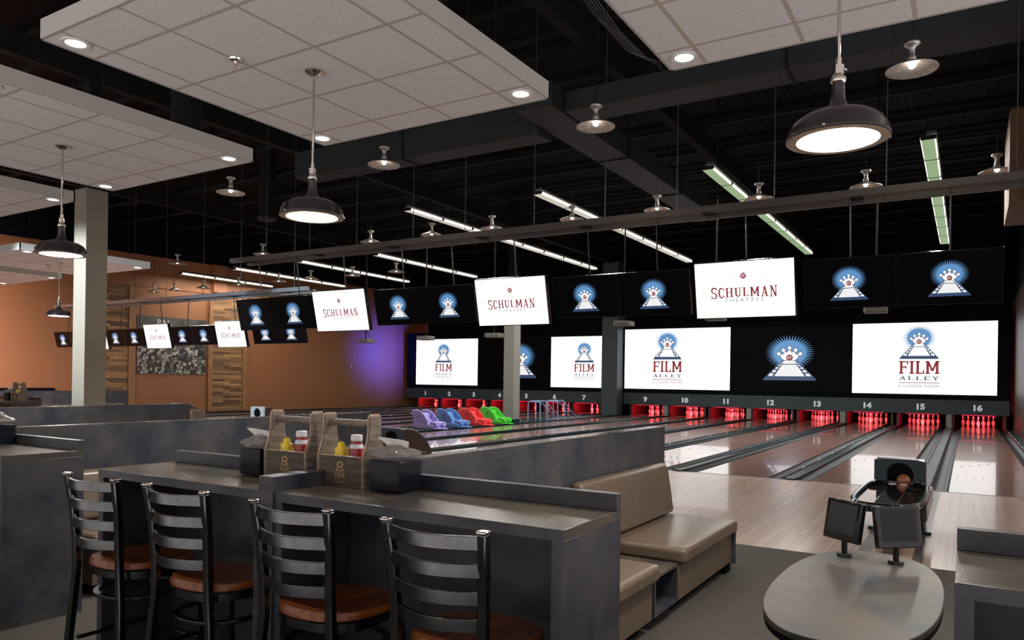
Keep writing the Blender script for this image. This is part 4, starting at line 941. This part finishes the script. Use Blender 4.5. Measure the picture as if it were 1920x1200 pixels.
def napkin_box(x, y, z, label, w=.16, d=.15, h=.142, rz=0):
    t = thing('napkin_dispenser', label, 'napkin dispenser', (x, y, z), rz)
    MB().box(-w/2+.006, w/2-.006, -d/2+.006, d/2-.006, .004, h*.9).build('dark_body', 'darkpl', t, bevel=.008, seg=3)
    q = MB(); 
    for a, b, c, e in ((-w/2, w/2, -d/2, -d/2+.003), (-w/2, w/2, d/2-.003, d/2), (-w/2, -w/2+.003, -d/2, d/2), (w/2-.003, w/2, -d/2, d/2)): q.box(a, b, c, e, .003, h)
    q.build('clear_shell', 'smokeclear', t, bevel=.001)
    l = MB(); n = 32; rings = [(1.0, h), (1.02, h+.002), (1.02, h+.012), (.97, h+.018), (.62, h+.030), (.42, h+.040), (.30, h+.043)]
    v = [(*sup(2*pi*i/n, w/2*f, d/2*f, 6 if f > .9 else 3), z_) for f, z_ in rings for i in range(n)]
    l.raw(v, [(j*n+i, j*n+(i+1) % n, (j+1)*n+(i+1) % n, (j+1)*n+i) for j in range(len(rings)-1) for i in range(n)]+[tuple(range((len(rings)-1)*n, len(rings)*n))]); l.build('lid', 'smoke', t)
    MB().box(-.025, .025, -d/2-.006, -d/2+.003, h-.006, h+.008).build('latch', 'smoke', t, bevel=.002)
    p = MB(); n = 10
    pts = [(-.078+.156*i/n, 0, h+.070-.004*i/n-.010*(i/n)**6) for i in range(n+1)]
    v = [(px*.62+.012, .002*sin(i*2.1), h+.034) for i, (px, py, pz) in enumerate(pts)]+[(px-.004, -.016+.005*sin(i*.8), pz) for i, (px, py, pz) in enumerate(pts)]
    v += [(a, b+.004, c) for a, b, c in v]; m = n+1
    fs = [(i, i+1, m+i+1, m+i) for i in range(n)]+[(2*m+i+1, 2*m+i, 3*m+i, 3*m+i+1) for i in range(n)]+[(m+i, m+i+1, 3*m+i+1, 3*m+i) for i in range(n)]
    p.raw(v, fs); p.build('napkin_tuft', 'napkin', t)
M['smokeclear'] = mat('clear_shell_plastic', (.03, .035, .05), .12, alpha=.08, spec=.25)
caddy(-2.215, 2.33, CT, 'wooden caddy on the nearer counter, right one of the two')
caddy(-2.545, 2.33, CT, 'wooden caddy left of the counter divider, left one of the two')
for x, who in ((-2.215, 'right'), (-2.545, 'left')):
    mustard(x-.045, 2.315, CT+.012, 'yellow mustard bottle in the %s wooden caddy' % who)
    ketchup(x+.015, 2.345, CT+.012, 'red ketchup bottle with white cap in the %s wooden caddy' % who)
napkin_box(-1.955, 2.31, CT, 'dark napkin dispenser beside the right caddy with white napkin sticking up', .165, .155)
napkin_box(-2.765, 2.32, CT, 'dark napkin dispenser left of the left caddy', .145, .14)
napkin_box(-5.22, 2.33, CT, 'dark napkin dispenser on the left edge counter', .15, .14)
caddy(-13.25, 6.2, CT, 'distant wooden caddy on the far left counter'); mustard(-13.29, 6.19, CT+.012, 'tiny yellow mustard bottle in the distant caddy'); ketchup(-13.22, 6.21, CT+.012, 'tiny ketchup bottle in the distant caddy')
napkin_box(-13.5, 6.18, CT, 'pale napkin dispenser beside the distant caddy', .16, .15)

# ------------------------------------------------------------------ far left booths along the wall
t = thing('wall_booth', 'long dark booth panel with tan seats against the left wall', 'booth', (0, 0, 0))
wallseg(MB(), 9.5, 15.84, 0, .82, off=.12, th=.1).build('back_panel', 'slate', t); wallseg(MB(), 9.5, 13.4, .82, .92, off=.1, th=.08).build('ledge', 'matte', t)
for a, b in ((10.5, 13.6), (14.1, 15.4)): wallseg(MB(), a, b, .0, .38, off=.7, th=.55).build('bench_seat', 'vinyl', t, bevel=.02)
o = MB().box(-.03, .03, -.005, .0, -.05, .05).build('wall_switch', 'white'); o.rotation_euler = (0, 0, radians(85)); o.location = (wx(26.5)+.012, 26.5, 1.98); tag(o, 'small white switch plate on the terracotta wall', 'switch')
# speaker and box high on the right wall
M['boxbrown'] = mat('box_brown', (.11, .05, .016), .6)
t = thing('wall_speaker', 'wooden box high on the right wall above the rail', 'speaker', (1.32, 12.0, 0))
MB().box(-.88, -.002, .0, 1.6, 3.86, 5.15).build('cabinet', 'boxbrown', t, bevel=.01)
t = thing('wall_light', 'small pale light fixture under the wall box at the right edge', 'light', (1.32, 11.6, 3.85))
MB().box(-.70, -.55, 0, .3, -.02, .14).build('housing', 'colgrey', t); MB().box(-.71, -.70, .02, .28, -.01, .13).build('lens', 'wscreen', t)
